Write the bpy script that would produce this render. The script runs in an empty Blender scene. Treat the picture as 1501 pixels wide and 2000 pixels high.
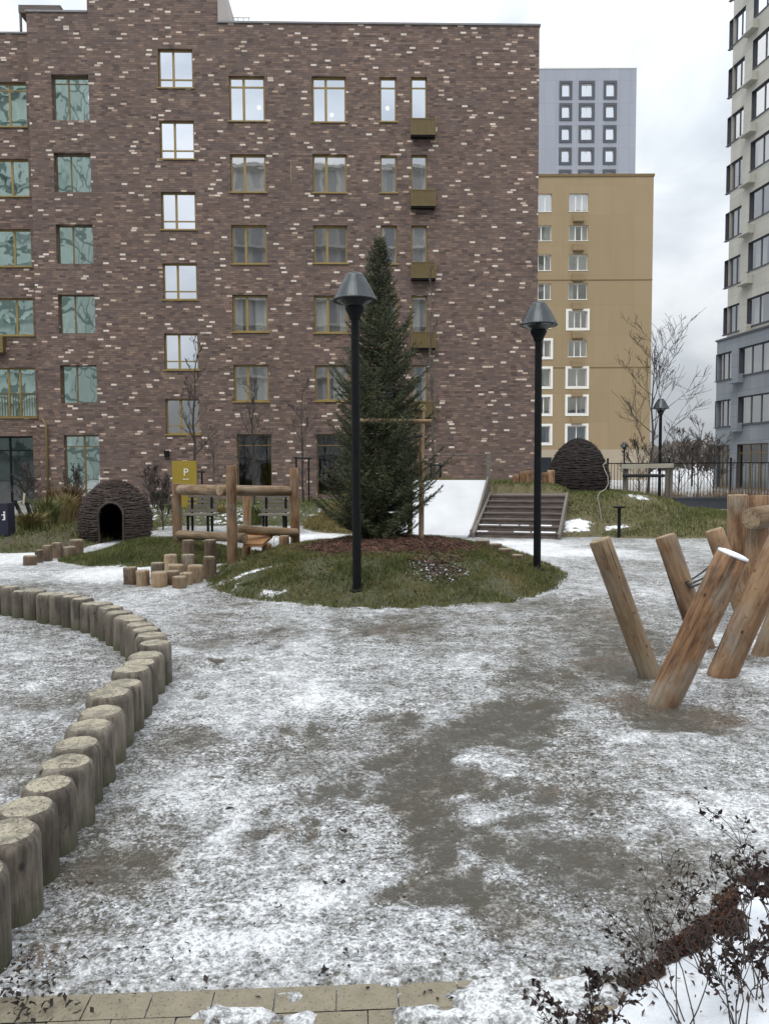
import bpy, bmesh, math, random
from mathutils import Vector, Matrix, noise
R = math.radians
rnd = random.Random(7)
sc = bpy.context.scene
COL = sc.collection

# ------------------------------------------------------------------ camera
F = 1500.0; CAMH = 1.6
TH = math.atan(90 / F); RO = R(0.3)
r0 = Vector((1, 0, 0)); u0 = Vector((0, math.sin(TH), math.cos(TH))); fw = Vector((0, math.cos(TH), -math.sin(TH)))
cr = r0 * math.cos(RO) - u0 * math.sin(RO); cu = u0 * math.cos(RO) + r0 * math.sin(RO)
CAM = Vector((0, 0, CAMH))
cd = bpy.data.cameras.new('camera'); co = bpy.data.objects.new('camera', cd); COL.objects.link(co)
m = Matrix((cr, cu, -fw)).transposed().to_4x4(); m.translation = CAM; co.matrix_world = m
cd.sensor_fit = 'VERTICAL'; cd.sensor_height = 36; cd.sensor_width = 27; cd.lens = 36 * F / 2000
cd.clip_end = 3000; cd.clip_start = 0.05; sc.camera = co

def ray(px, py): return fw + cr * ((px - 750.5) / F) + cu * ((1000 - py) / F)
def gp(px, py, z=0.0):                      # where the sight line through a pixel meets height z
    d = ray(px, py); return CAM + d * ((z - CAMH) / d.z)
def dp(px, py, Y):                          # ... meets depth Y
    d = ray(px, py); return CAM + d * (Y / d.y)
def ss(a, b, x):
    t = max(0., min(1., (x - a) / (b - a))); return t * t * (3 - 2 * t)
def fbm(x, y, z=0., o=4): return noise.fractal(Vector((x, y, z)), 1.0, 2.0, o)

# ------------------------------------------------------------------ tags
def tag(o, label=None, cat=None, group=None, kind=None):
    if label: o['label'] = label
    if cat: o['category'] = cat
    if group: o['group'] = group
    if kind: o['kind'] = kind
    return o
def empty(name, loc, label=None, cat=None, group=None, parent=None):
    o = bpy.data.objects.new(name, None); COL.objects.link(o); o.empty_display_size = .2
    o.location = Vector(loc) - wl(parent)
    if parent: o.parent = parent
    return tag(o, label, cat, group)
def wl(o):
    v = Vector((0, 0, 0))
    while o: v += o.location; o = o.parent
    return v
def copy_tree(o, parent=None):
    c = o.copy(); COL.objects.link(c)
    if parent: c.parent = parent
    for ch in list(o.children): copy_tree(ch, c)
    return c

class MB:
    def __init__(s): s.v = []; s.f = []; s.m = []; s.a = {}
    def vert(s, p): s.v.append(tuple(p)); return len(s.v) - 1
    def face(s, idx, mi=0): s.f.append(tuple(idx)); s.m.append(mi)
    def poly(s, pts, mi=0): s.face([s.vert(p) for p in pts], mi); return s
    def hexa(s, p, mi=0):                   # 8 points: bottom 4, top 4
        i = [s.vert(q) for q in p]
        for f in ((0, 3, 2, 1), (4, 5, 6, 7), (0, 1, 5, 4), (1, 2, 6, 5), (2, 3, 7, 6), (3, 0, 4, 7)): s.face([i[k] for k in f], mi)
        return s
    def box(s, c, sz, rz=0, mi=0, mat=None):
        c = Vector(c); x, y, z = sz[0] / 2, sz[1] / 2, sz[2] / 2
        M = mat or Matrix.Rotation(rz, 3, 'Z')
        return s.hexa([c + M @ Vector(q) for q in ((-x, -y, -z), (x, -y, -z), (x, y, -z), (-x, y, -z), (-x, -y, z), (x, -y, z), (x, y, z), (-x, y, z))], mi)
    def tube(s, pts, rad, n=8, mi=0, cap=True):
        pts = [Vector(p) for p in pts]
        if not isinstance(rad, (list, tuple)): rad = [rad] * len(pts)
        rings = []
        t0 = (pts[1] - pts[0]).normalized()
        a = t0.orthogonal().normalized()
        for i, p in enumerate(pts):
            t = (pts[min(i + 1, len(pts) - 1)] - pts[max(i - 1, 0)]).normalized()
            a = (a - t * a.dot(t)).normalized(); b = t.cross(a)
            rings.append([s.vert(p + (a * math.cos(2 * math.pi * k / n) + b * math.sin(2 * math.pi * k / n)) * rad[i]) for k in range(n)])
        for i in range(len(rings) - 1):
            for k in range(n): s.face((rings[i][k], rings[i][(k + 1) % n], rings[i + 1][(k + 1) % n], rings[i + 1][k]), mi)
        if cap: s.face(rings[0][::-1], mi); s.face(rings[-1], mi)
        return s
    def lathe(s, c, prof, n=32, mi=0):      # prof: (r, z)
        c = Vector(c); rings = []
        for r, z in prof:
            rings.append([s.vert(c + Vector((r * math.cos(2 * math.pi * k / n), r * math.sin(2 * math.pi * k / n), z))) for k in range(n)])
        for i in range(len(rings) - 1):
            for k in range(n): s.face((rings[i][k], rings[i][(k + 1) % n], rings[i + 1][(k + 1) % n], rings[i + 1][k]), mi)
        s.face(rings[0][::-1], mi); s.face(rings[-1], mi)
        return s
    def build(s, name, mats, parent=None, smooth=False, loc=None, recalc=False):
        me = bpy.data.meshes.new(name)
        o0 = Vector(loc) if loc is not None else wl(parent)
        base = o0
        me.from_pydata([(p[0] - base.x, p[1] - base.y, p[2] - base.z) for p in s.v], [], s.f)
        if not isinstance(mats, (list, tuple)): mats = [mats]
        for mm in mats: me.materials.append(mm)
        if len(mats) > 1: me.polygons.foreach_set('material_index', s.m)
        for k, vals in s.a.items():
            at = me.attributes.new(k, 'FLOAT', 'POINT'); at.data.foreach_set('value', vals)
        if recalc:
            bm = bmesh.new(); bm.from_mesh(me); bmesh.ops.recalc_face_normals(bm, faces=bm.faces); bm.to_mesh(me); bm.free()
        if smooth: me.polygons.foreach_set('use_smooth', [True] * len(me.polygons))
        me.update()
        o = bpy.data.objects.new(name, me); COL.objects.link(o)
        o.location = base - wl(parent) if parent else base
        if parent: o.parent = parent
        return o

# ------------------------------------------------------------------ materials
class NT:
    def __init__(s, name):
        s.mat = bpy.data.materials.new(name); s.mat.use_nodes = True
        s.t = s.mat.node_tree; s.t.nodes.clear()
        s.out = s.n('ShaderNodeOutputMaterial')
    def n(s, typ, **kw):
        nd = s.t.nodes.new(typ)
        for k, v in kw.items(): setattr(nd, k, v)
        return nd
    def link(s, a, b): s.t.links.new(a, b)
    def set(s, sock, v):
        if hasattr(v, 'is_output'): s.link(v, sock)
        else: sock.default_value = v
    def pos(s): return s.n('ShaderNodeNewGeometry').outputs['Position']
    def obj(s): return s.n('ShaderNodeTexCoord').outputs['Object']
    def mapping(s, v, scale=(1, 1, 1), loc=(0, 0, 0)):
        nd = s.n('ShaderNodeMapping'); s.link(v, nd.inputs[0]); nd.inputs['Scale'].default_value = scale; nd.inputs['Location'].default_value = loc
        return nd.outputs[0]
    def noise(s, v, scale, detail=4, rough=.5, dist=0):
        nd = s.n('ShaderNodeTexNoise'); s.link(v, nd.inputs['Vector']); nd.inputs['Scale'].default_value = scale
        nd.inputs['Detail'].default_value = detail; nd.inputs['Roughness'].default_value = rough; nd.inputs['Distortion'].default_value = dist
        return nd.outputs['Fac']
    def vor(s, v, scale, out='Distance', feature='F1'):
        nd = s.n('ShaderNodeTexVoronoi', feature=feature); s.link(v, nd.inputs['Vector']); nd.inputs['Scale'].default_value = scale
        return nd.outputs[out]
    def math(s, op, a, b=0., clamp=False):
        nd = s.n('ShaderNodeMath', operation=op, use_clamp=clamp); s.set(nd.inputs[0], a); s.set(nd.inputs[1], b); return nd.outputs[0]
    def ramp(s, fac, stops, interp='LINEAR'):
        nd = s.n('ShaderNodeValToRGB'); e = nd.color_ramp; e.interpolation = interp
        while len(e.elements) < len(stops): e.elements.new(1)
        for el, (p, c) in zip(e.elements, stops):
            el.position = p; el.color = tuple(c) + (1,) if len(c) == 3 else c
        s.link(fac, nd.inputs[0]); return nd.outputs[0]
    def mr(s, v, a, b, c=0., d=1.):
        nd = s.n('ShaderNodeMapRange'); s.set(nd.inputs[0], v)
        for i, x in enumerate((a, b, c, d)): nd.inputs[i + 1].default_value = x
        return nd.outputs[0]
    def mix(s, fac, a, b, blend='MIX'):
        nd = s.n('ShaderNodeMix', data_type='RGBA', blend_type=blend)
        s.set(nd.inputs[0], fac); s.set(nd.inputs[6], a if hasattr(a, 'is_output') else tuple(a) + (1,)); s.set(nd.inputs[7], b if hasattr(b, 'is_output') else tuple(b) + (1,))
        return nd.outputs[2]
    def attr(s, name): return s.n('ShaderNodeAttribute', attribute_name=name).outputs['Fac']
    def bump(s, h, strength=.5, dist=.02):
        nd = s.n('ShaderNodeBump'); nd.inputs['Strength'].default_value = strength; nd.inputs['Distance'].default_value = dist
        s.link(h, nd.inputs['Height']); return nd.outputs[0]
    def pbr(s, col, rough=.7, metal=0., normal=None, spec=None):
        b = s.n('ShaderNodeBsdfPrincipled'); s.set(b.inputs['Base Color'], col if hasattr(col, 'is_output') else tuple(col) + (1,))
        s.set(b.inputs['Roughness'], rough); s.set(b.inputs['Metallic'], metal)
        if spec is not None: s.set(b.inputs['Specular IOR Level'], spec)
        if normal is not None: s.link(normal, b.inputs['Normal'])
        s.link(b.outputs[0], s.out.inputs[0]); return s.mat

def mottled(name, c1, c2, scale=3., rough=.7, bump=.2, bscale=60., metal=0., stretch=(1, 1, 1), bd=.01):
    t = NT(name); p = t.mapping(t.obj(), stretch)
    f = t.noise(p, scale, 6, .6)
    c = t.mix(t.mr(f, .3, .7), c1, c2)
    return t.pbr(c, rough, metal, t.bump(t.noise(p, bscale, 3), bump, bd))

def brick_mat():
    t = NT('brown brick'); p = t.pos(); W, H = .25, .09
    sx = t.n('ShaderNodeSeparateXYZ'); t.link(p, sx.inputs[0])
    x = t.math('ADD', sx.outputs[0], sx.outputs[1]); rowf = t.math('DIVIDE', sx.outputs[2], H); row = t.math('FLOOR', rowf)
    def wnoise(a, b, seed):
        c = t.n('ShaderNodeCombineXYZ'); t.set(c.inputs[0], a); t.set(c.inputs[1], b); c.inputs[2].default_value = seed
        w_ = t.n('ShaderNodeTexWhiteNoise', noise_dimensions='3D'); t.link(c.outputs[0], w_.inputs['Vector']); return w_.outputs['Value']
    u = t.math('ADD', t.math('DIVIDE', x, W), wnoise(row, 0., 1.5)); cell = t.math('FLOOR', u)
    rnd_ = wnoise(cell, row, 3.5)
    K = 9.; r2 = t.math('FLOOR', t.math('DIVIDE', row, 2.)); sh = t.math('FLOOR', t.math('MULTIPLY', wnoise(r2, 5., 2.5), 9.))
    cs = t.math('ADD', cell, sh); blk_ = t.math('FLOOR', t.math('DIVIDE', cs, K))
    loc = t.math('ADD', t.math('SUBTRACT', cs, t.math('MULTIPLY', blk_, K)), t.math('MULTIPLY', t.math('SUBTRACT', row, t.math('MULTIPLY', r2, 2.)), K))
    pick = t.math('FLOOR', t.math('MULTIPLY', wnoise(blk_, r2, 7.5), 19.5))
    white = t.math('COMPARE', loc, pick); white.node.inputs[2].default_value = .3
    fx = t.math('ABSOLUTE', t.math('SUBTRACT', t.math('FRACT', u), .5)); fz = t.math('ABSOLUTE', t.math('SUBTRACT', t.math('FRACT', rowf), .5))
    mort = t.math('MAXIMUM', t.mr(fx, .472, .486), t.mr(fz, .40, .45))
    c = t.ramp(rnd_, [(0, (.072, .050, .044)), (.22, (.148, .099, .080)), (.42, (.112, .081, .075)), (.62, (.195, .129, .101)), (.8, (.130, .093, .082)), (1, (.238, .165, .126))])
    big = t.noise(p, .35, 3)
    c = t.mix(t.mr(big, .3, .7, 0, .35), c, t.mix(1., c, (1.25, 1.12, 1.0), 'MULTIPLY'))
    c = t.mix(white, c, t.ramp(wnoise(cell, row, 9.5), [(0, (.44, .31, .23)), (.5, (.58, .47, .39)), (1, (.72, .64, .56))]))
    c = t.mix(mort, c, (.075, .060, .056))
    stain = t.noise(t.mapping(p, (1, 1, .25)), .9, 4, .6); c = t.mix(t.mr(stain, .45, .75, 0, .25), c, (.06, .045, .043))
    h = t.math('SUBTRACT', t.noise(p, 30, 2), mort)
    return t.pbr(c, .82, 0, t.bump(h, .5, .012))

def glass_mat(name, tint=(.8, .85, .85), refl=.42, wav=.6, rc=(1, 1, 1), wscale=1.4):
    t = NT(name); p = t.pos()
    oi = t.n('ShaderNodeObjectInfo')
    v = t.n('ShaderNodeVectorMath', operation='ADD'); t.link(p, v.inputs[0])
    cx = t.n('ShaderNodeCombineXYZ'); t.link(t.math('MULTIPLY', oi.outputs['Random'], 40.), cx.inputs[2]); t.link(cx.outputs[0], v.inputs[1])
    nb = t.bump(t.noise(v.outputs[0], wscale, 2, .4), wav, .03)
    g = t.n('ShaderNodeBsdfGlossy'); g.inputs['Roughness'].default_value = .015; g.inputs['Color'].default_value = tuple(rc) + (1,); t.link(nb, g.inputs['Normal'])
    tr = t.n('ShaderNodeBsdfTransparent'); tr.inputs[0].default_value = tuple(tint) + (1,)
    mx = t.n('ShaderNodeMixShader'); mx.inputs[0].default_value = refl
    t.link(tr.outputs[0], mx.inputs[1]); t.link(g.outputs[0], mx.inputs[2]); t.link(mx.outputs[0], t.out.inputs[0])
    return t.mat

def wood_mat(name, pale, mid, dark, bark_amt=.5, axis='z', rough=.8, green=0.):
    t = NT(name); o = t.obj()
    oi = t.n('ShaderNodeObjectInfo')
    v = t.n('ShaderNodeVectorMath', operation='ADD'); t.link(o, v.inputs[0])
    cx = t.n('ShaderNodeCombineXYZ'); t.link(t.math('MULTIPLY', oi.outputs['Random'], 30.), cx.inputs[0]); t.link(t.math('MULTIPLY', oi.outputs['Random'], 17.), cx.inputs[2]); t.link(cx.outputs[0], v.inputs[1])
    sc_ = {'z': (1, 1, .12), 'x': (.12, 1, 1), 'y': (1, .12, 1)}[axis]
    p = t.mapping(v.outputs[0], sc_)
    g = t.noise(p, 38, 5, .65); big = t.noise(t.mapping(v.outputs[0], {'z': (1, 1, .35), 'x': (.35, 1, 1), 'y': (1, .35, 1)}[axis]), 5, 4, .6)
    c = t.mix(t.mr(g, .3, .7), mid, pale)
    c = t.mix(t.mr(big, .5 - .15 * bark_amt, .72 - .2 * bark_amt), c, t.mix(t.mr(g, .35, .65), dark, mid))
    cr_ = t.mr(t.noise(t.mapping(v.outputs[0], (sc_[0], sc_[1], sc_[2] * .4)), 22, 2, .5), .30, .34)
    c = t.mix(cr_, t.mix(1., c, (.35, .33, .3), 'MULTIPLY'), c)
    fib = t.noise(t.mapping(v.outputs[0], (sc_[0], sc_[1], sc_[2] * .6)), 120, 3, .7)
    c = t.mix(t.mr(fib, .35, .65, 0, .45), c, t.mix(1., c, (.55, .5, .46), 'MULTIPLY'))
    wea = t.noise(t.mapping(v.outputs[0], (1, 1, .5)), 3.2, 5, .65); c = t.mix(t.mr(wea, .52, .66, 0, .65), c, t.mix(t.mr(g, .3, .7), (.19, .165, .135), (.34, .305, .25)))
    sp_ = t.mr(t.noise(t.mapping(v.outputs[0], (1, 1, .6)), 26, 4, .7), .62, .70, 0, .8); c = t.mix(sp_, c, (dark[0] * .7, dark[1] * .7, dark[2] * .7))
    vx = t.vor(t.mapping(v.outputs[0], (1, 1, .7)), 7)
    c = t.mix(t.mr(vx, .05, .1), (dark[0] * .5, dark[1] * .5, dark[2] * .5), c)
    val = t.mr(oi.outputs['Random'], 0, 1, .72, 1.22)
    vc = t.n('ShaderNodeCombineXYZ'); [t.link(val, vc.inputs[i]) for i in range(3)]
    c = t.mix(1., c, vc.outputs[0], 'MULTIPLY')
    if green:
        sz = t.n('ShaderNodeSeparateXYZ'); t.link(o, sz.inputs[0])
        c = t.mix(t.math('MULTIPLY', t.mr(t.math('ADD', sz.outputs[2], t.math('MULTIPLY', big, .12)), .17, .06), green), c, (.07, .075, .035))
    return t.pbr(c, rough, 0, t.bump(t.math('ADD', g, t.math('MULTIPLY', fib, .6)), .75, .012))
def end_mat(name, c1, c2, dirt, dscale=9.):
    t = NT(name); o = t.obj(); p = t.pos()
    l = t.n('ShaderNodeVectorMath', operation='LENGTH'); mp = t.mapping(o, (1, 1, 0)); t.link(mp, l.inputs[0])
    r = t.math('SINE', t.math('ADD', t.math('MULTIPLY', l.outputs['Value'], 420.), t.math('MULTIPLY', t.noise(o, 9, 2), 9.)))
    c = t.mix(t.mr(r, -1, 1, 0, .6), c1, c2)
    c = t.mix(t.mr(t.noise(p, dscale, 5, .7), .45, .62), c, dirt)
    c = t.mix(t.mr(t.noise(p, 75, 4, .7), .53, .64), c, (.10, .088, .062))
    ck = t.math('ABSOLUTE', t.math('SUBTRACT', t.noise(p, 9, 3, .5, .6), .5))
    c = t.mix(t.mr(ck, .0, .010), (.06, .05, .036), c)
    return t.pbr(c, .85, 0, t.bump(t.noise(p, 60, 3), .7, .012))

M = {}
M['brick'] = brick_mat()
M['room'] = mottled('dim room', (.09, .088, .08), (.15, .14, .125), .8, .9)
M['ochre'] = mottled('ochre frame', (.235, .165, .05), (.28, .20, .07), 4, .5)
M['bronze'] = mottled('bronze metal', (.13, .093, .032), (.17, .12, .045), 6, .5)
M['flash'] = mottled('grey flashing', (.16, .16, .17), (.22, .22, .23), 3, .5)
M['pentmetal'] = mottled('pale metal side', (.30, .27, .26), (.36, .33, .31), 1, .6)
M['glass'] = glass_mat('window glass', (.62, .68, .68), .55, .08)
M['glass_sky'] = glass_mat('bright window glass', (.55, .62, .68), .76, .02, (.90, .94, 1.0))
M['glass_wavy'] = glass_mat('wavy green window glass', (.3, .38, .35), .66, .45, (.91, .96, .94), .8)
M['glass_dark'] = glass_mat('dark shop glass', (.4, .45, .44), .16, .2)
M['glass_clear'] = glass_mat('clear window glass', (.82, .85, .85), .40, .06)
M['curtain'] = mottled('curtain', (.55, .54, .50), (.64, .63, .59), 2, .9, .1)
M['curtain_tan'] = mottled('tan curtain', (.28, .24, .17), (.34, .29, .21), 2, .9, .1)
M['green_pane'] = mottled('green board', (.09, .15, .12), (.12, .19, .15), 1, .6)
M['lampglow'] = None
t = NT('ceiling lamp'); e = t.n('ShaderNodeEmission'); e.inputs[0].default_value = (1, .8, .5, 1); e.inputs[1].default_value = 3; t.link(e.outputs[0], t.out.inputs[0]); M['lampglow'] = t.mat
M['gold'] = None
M['goldbase'] = mottled('beige base', (.36, .30, .22), (.40, .34, .26), .2, .85, .1, 4)
M['joint'] = mottled('joint', (.16, .11, .05), (.18, .125, .06), 1, .9)
M['white_frame'] = mottled('white frame', (.75, .74, .70), (.8, .79, .75), 1, .6)
M['greyframe'] = mottled('dark grey frame', (.055, .06, .075), (.07, .075, .09), 1, .6)
M['tower'] = None
M['cream'] = None
def panel_mat(name, c1, c2, w, h, joint, ms=.012):
    t = NT(name); p = t.pos()
    sx = t.n('ShaderNodeSeparateXYZ'); t.link(p, sx.inputs[0])
    cb = t.n('ShaderNodeCombineXYZ'); t.link(t.math('ADD', sx.outputs[0], sx.outputs[1]), cb.inputs[0]); t.link(sx.outputs[2], cb.inputs[1])
    b = t.n('ShaderNodeTexBrick'); t.link(cb.outputs[0], b.inputs['Vector']); b.offset = 0
    b.inputs['Color1'].default_value = tuple(c1) + (1,); b.inputs['Color2'].default_value = tuple(c2) + (1,); b.inputs['Mortar'].default_value = tuple(joint) + (1,)
    b.inputs['Scale'].default_value = 1; b.inputs['Brick Width'].default_value = w; b.inputs['Row Height'].default_value = h; b.inputs['Mortar Size'].default_value = ms
    c = t.mix(t.mr(t.noise(t.mapping(p, (1, 1, .2)), 1.2, 5), .35, .7, 0, .35), b.outputs['Color'], joint)
    return t.pbr(c, .7)
M['cream'] = panel_mat('cream panels', (.42, .41, .36), (.47, .46, .41), 1.2, .75, (.30, .29, .26))
M['gold'] = panel_mat('tan panels', (.295, .22, .125), (.315, .235, .135), 2.4, 3.0, (.255, .19, .105), .02)
M['tower'] = panel_mat('grey panels', (.285, .305, .355), (.315, .335, .38), 1.5, 3.1, (.25, .265, .31), .03)
M['lowgrey'] = panel_mat('blue grey panels', (.20, .225, .25), (.235, .26, .285), 1.2, .75, (.14, .15, .17))
t = NT('black metal'); M['blackmetal'] = t.pbr(t.mix(t.mr(t.noise(t.obj(), 8, 5), .3, .7), (.006, .0065, .008), (.010, .0105, .012)), .5, spec=.15)
M['shade'] = mottled('dark grey lamp shade', (.032, .038, .042), (.05, .057, .062), 5, .3, .05, metal=.5)
M['lens'] = mottled('smoky lamp glass', (.02, .024, .03), (.03, .035, .04), 5, .12)
M['slide'] = mottled('white slide', (.45, .46, .475), (.54, .55, .565), 1.5, .3, .05)
M['greywood'] = mottled('grey boards', (.10, .086, .074), (.17, .15, .13), 3, .8, .3, 30, stretch=(1, 6, 6))
M['stairwood'] = mottled('brown stair boards', (.075, .058, .05), (.15, .12, .105), 2.5, .75, .3, 30, stretch=(.6, 6, 6))
M['pine'] = wood_mat('orange pine log', (.38, .27, .17), (.285, .155, .075), (.085, .042, .022), .72, green=.6)
M['pine_pale'] = wood_mat('pale pine log', (.38, .30, .20), (.28, .18, .095), (.12, .075, .042), .5)
M['palis'] = wood_mat('weathered palisade wood', (.27, .24, .19), (.15, .125, .098), (.052, .043, .036), .72, green=.8)
M['stump'] = wood_mat('brown stump bark', (.21, .15, .10), (.125, .082, .052), (.055, .037, .024), .6)
M['palis_end'] = end_mat('weathered post top', (.40, .36, .275), (.32, .28, .205), (.185, .17, .13))
M['stump_end'] = end_mat('stump top', (.36, .30, .21), (.28, .225, .15), (.20, .17, .13), 14)
M['pine_end'] = end_mat('pine log end', (.42, .32, .20), (.32, .22, .13), (.17, .12, .08), 12)
M['snow'] = mottled('snow', (.80, .82, .86), (.86, .88, .91), 6, .75, .5, 45)
M['willow'] = mottled('dark woven willow', (.014, .010, .010), (.040, .027, .024), 14, .85, .6, 40)
M['willow_brown'] = mottled('brown woven willow', (.030, .021, .018), (.085, .058, .048), 16, .85, .6, 40)
M['black'] = mottled('black inside', (.004, .004, .004), (.007, .006, .006), 3, .95)  # near-black colour that carries the shade inside the domes
M['barkdark'] = mottled('dark twig bark', (.035, .028, .024), (.06, .048, .04), 12, .85)
M['barkgrey'] = mottled('grey brown bark', (.075, .062, .052), (.12, .10, .085), 10, .85)
M['sign'] = mottled('ochre sign board', (.30, .215, .02), (.33, .24, .035), 2, .5)
M['signwhite'] = mottled('white lettering', (.8, .8, .78), (.84, .84, .82), 2, .6)
M['navy'] = mottled('dark navy panel', (.012, .014, .03), (.018, .02, .04), 2, .4)
M['rope'] = mottled('black rope', (.012, .013, .016), (.02, .02, .022), 30, .8)
M['paleplank'] = mottled('pale plank', (.30, .28, .22), (.38, .35, .28), 4, .8)
M['orangeplank'] = mottled('orange plank', (.30, .15, .055), (.36, .19, .08), 3, .7, .3, 30, stretch=(8, 1, 8))
def leafy(name, cols, scale=2., rough=.7, trans=0.):
    t = NT(name); p = t.pos()
    f = t.math('ADD', t.math('MULTIPLY', t.noise(p, scale, 3), .6), t.math('MULTIPLY', t.noise(p, scale * 25, 1), .4))
    c = t.ramp(f, [(.3 + .4 * i / (len(cols) - 1), cc) for i, cc in enumerate(cols)])
    return t.pbr(c, rough, spec=.25)
M['grass'] = leafy('winter grass', [(.045, .058, .018), (.09, .108, .032), (.145, .148, .055), (.25, .205, .10)], 1.5)
M['drygrass'] = leafy('dry yellow grass', [(.07, .075, .025), (.14, .12, .045), (.21, .165, .07), (.26, .21, .10)], 1.5)
M['needles'] = leafy('spruce needles', [(.015, .021, .010), (.034, .045, .020), (.072, .086, .040), (.17, .17, .10)], 3., .6)
M['reed'] = leafy('brown reeds', [(.07, .042, .022), (.13, .08, .04), (.20, .13, .07)], 2)
M['darkleaf'] = leafy('dark winter leaves', [(.012, .008, .008), (.026, .015, .013), (.05, .022, .018)], 8, .6)
M['mulch'] = leafy('red brown mulch', [(.025, .014, .011), (.06, .032, .023), (.11, .058, .040), (.18, .11, .08)], 8, .85)
M['chip'] = leafy('dark litter', [(.012, .010, .009), (.03, .024, .02), (.06, .045, .035)], 9, .8)
M['ice'] = mottled('ice crumbs', (.40, .42, .45), (.60, .62, .65), 8, .3, .2)

# ------------------------------------------------------------------ world, sun
w = bpy.data.worlds.new('World'); sc.world = w; w.use_nodes = True
wt = w.node_tree; wt.nodes.clear()
def wn(typ, **kw):
    nd = wt.nodes.new(typ)
    for k, v in kw.items(): setattr(nd, k, v)
    return nd
SUN_EL, SUN_AZ = 58, 205        # azimuth clockwise from +Y
sky = wn('ShaderNodeTexSky', sky_type='NISHITA'); sky.sun_disc = False; sky.sun_elevation = R(SUN_EL); sky.sun_rotation = R(SUN_AZ); sky.dust_density = 3
b1 = wn('ShaderNodeBackground'); b1.inputs[1].default_value = .08; wt.links.new(sky.outputs[0], b1.inputs[0])
tc = wn('ShaderNodeTexCoord'); mp = wn('ShaderNodeMapping'); mp.inputs['Scale'].default_value = (1, 1, 1.7); mp.inputs['Location'].default_value = (3.1, .2, .4)
wt.links.new(tc.outputs['Generated'], mp.inputs[0])
n1 = wn('ShaderNodeTexNoise'); n1.inputs['Scale'].default_value = 3.2; n1.inputs['Detail'].default_value = 6; n1.inputs['Roughness'].default_value = .5; n1.inputs['Distortion'].default_value = .3
wt.links.new(mp.outputs[0], n1.inputs['Vector'])
rp = wn('ShaderNodeValToRGB'); e = rp.color_ramp; e.elements.new(.5)
for el, p_, c_ in zip(e.elements, (.36, .50, .63), ((.42, .455, .50), (.585, .62, .655), (.80, .82, .845))): el.position = p_; el.color = c_ + (1,)
wt.links.new(n1.outputs['Fac'], rp.inputs[0])
b2 = wn('ShaderNodeBackground'); wt.links.new(rp.outputs[0], b2.inputs[0])
sz = wn('ShaderNodeSeparateXYZ'); wt.links.new(tc.outputs['Generated'], sz.inputs[0])          # an overcast sky is brighter overhead
zr = wn('ShaderNodeMapRange'); wt.links.new(sz.outputs[2], zr.inputs[0])
for i_, v_ in enumerate((0, 1, .58, 2.45)): zr.inputs[i_ + 1].default_value = v_
wt.links.new(zr.outputs[0], b2.inputs[1])
mxs = wn('ShaderNodeMixShader'); mxs.inputs[0].default_value = .93
wt.links.new(b1.outputs[0], mxs.inputs[1]); wt.links.new(b2.outputs[0], mxs.inputs[2])
wo = wn('ShaderNodeOutputWorld'); wt.links.new(mxs.outputs[0], wo.inputs[0])
sl = bpy.data.lights.new('sun', 'SUN'); sl.energy = 1.3; sl.angle = R(40); sl.color = (1, .96, .9)
so = bpy.data.objects.new('sun', sl); COL.objects.link(so)
az = R(SUN_AZ); sv = Vector((math.sin(az) * math.cos(R(SUN_EL)), math.cos(az) * math.cos(R(SUN_EL)), math.sin(R(SUN_EL))))
so.rotation_euler = sv.to_track_quat('Z', 'Y').to_euler(); so.location = (-10, -10, 40)
sc.view_settings.view_transform = 'Standard'; sc.view_settings.look = 'None'; sc.view_settings.exposure = 0.47; sc.view_settings.gamma = 1
sc.cycles.max_bounces = 8; sc.cycles.transparent_max_bounces = 12

# ------------------------------------------------------------------ terrain heights
def rbox(x, y, cx, cy, hx, hy, rr):     # distance outside a rounded box
    dx = max(abs(x - cx) - hx, 0); dy = max(abs(y - cy) - hy, 0); return math.hypot(dx, dy)
def h_island(x, y):
    dx = (x - .12) / (2.48 if x > .12 else 2.66); dy = (y - 11.75) / 3.15
    r = math.sqrt(dx * dx + dy * dy)
    r += .05 * fbm(x * .8, y * .8, 3) + .035 * fbm(x * 4, y * 4, 6)
    return .50 * (1 - r * r if r < 1 else 0) ** 1.0 * .92 - .06 * ss(.97, 1.05, r) + .02 * (1 - ss(.9, 1, r)) * (1 + fbm(x * 3, y * 3))
sd_ = Vector((.30, .954, 0)).normalized(); ad = Vector((sd_.y, -sd_.x, 0)); L0 = gp(926, 1049)
def h_hill(x, y):
    d = rbox(x, y, 2.2, 21.8, 2.0, 1.6, 0) + .25 * fbm(x * .5, y * .5, 8)
    a = 1.12 * (1 - ss(0, 2.6, d))
    d2 = rbox(x, y, 5.4, 20.8, .6, 1.2, 0) + .2 * fbm(x * .6, y * .6, 2)
    b = .86 * (1 - ss(.4, 2.9, d2))
    d3 = rbox(x, y, 7.2, 19.6, 1.2, 1.2, 0); c = .36 * (1 - ss(.3, 2.2, d3))
    h = max(a, b, c)
    u = (x - L0.x) * ad.x + (y - L0.y) * ad.y; v = (x - L0.x) * sd_.x + (y - L0.y) * sd_.y
    if -.08 < u < 1.94 and v < 3.2: h = min(h, max(-.1, min(.80, .41 * v - .10)))
    if -2.5 < u <= -.08 and v < 2.2: h = min(h, max(-.1, .5 * v - .25))
    return h - .06 * (1 - ss(0, .06, h))
def h_leftmound(x, y):
    dx = (x + 3.9) / 1.75; dy = (y - 13.6) / 1.5; r = math.hypot(dx, dy) + .08 * fbm(x, y, 5)
    return .30 * (1 - ss(.1, 1.0, r)) - .06 * ss(.96, 1.05, r)
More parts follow.
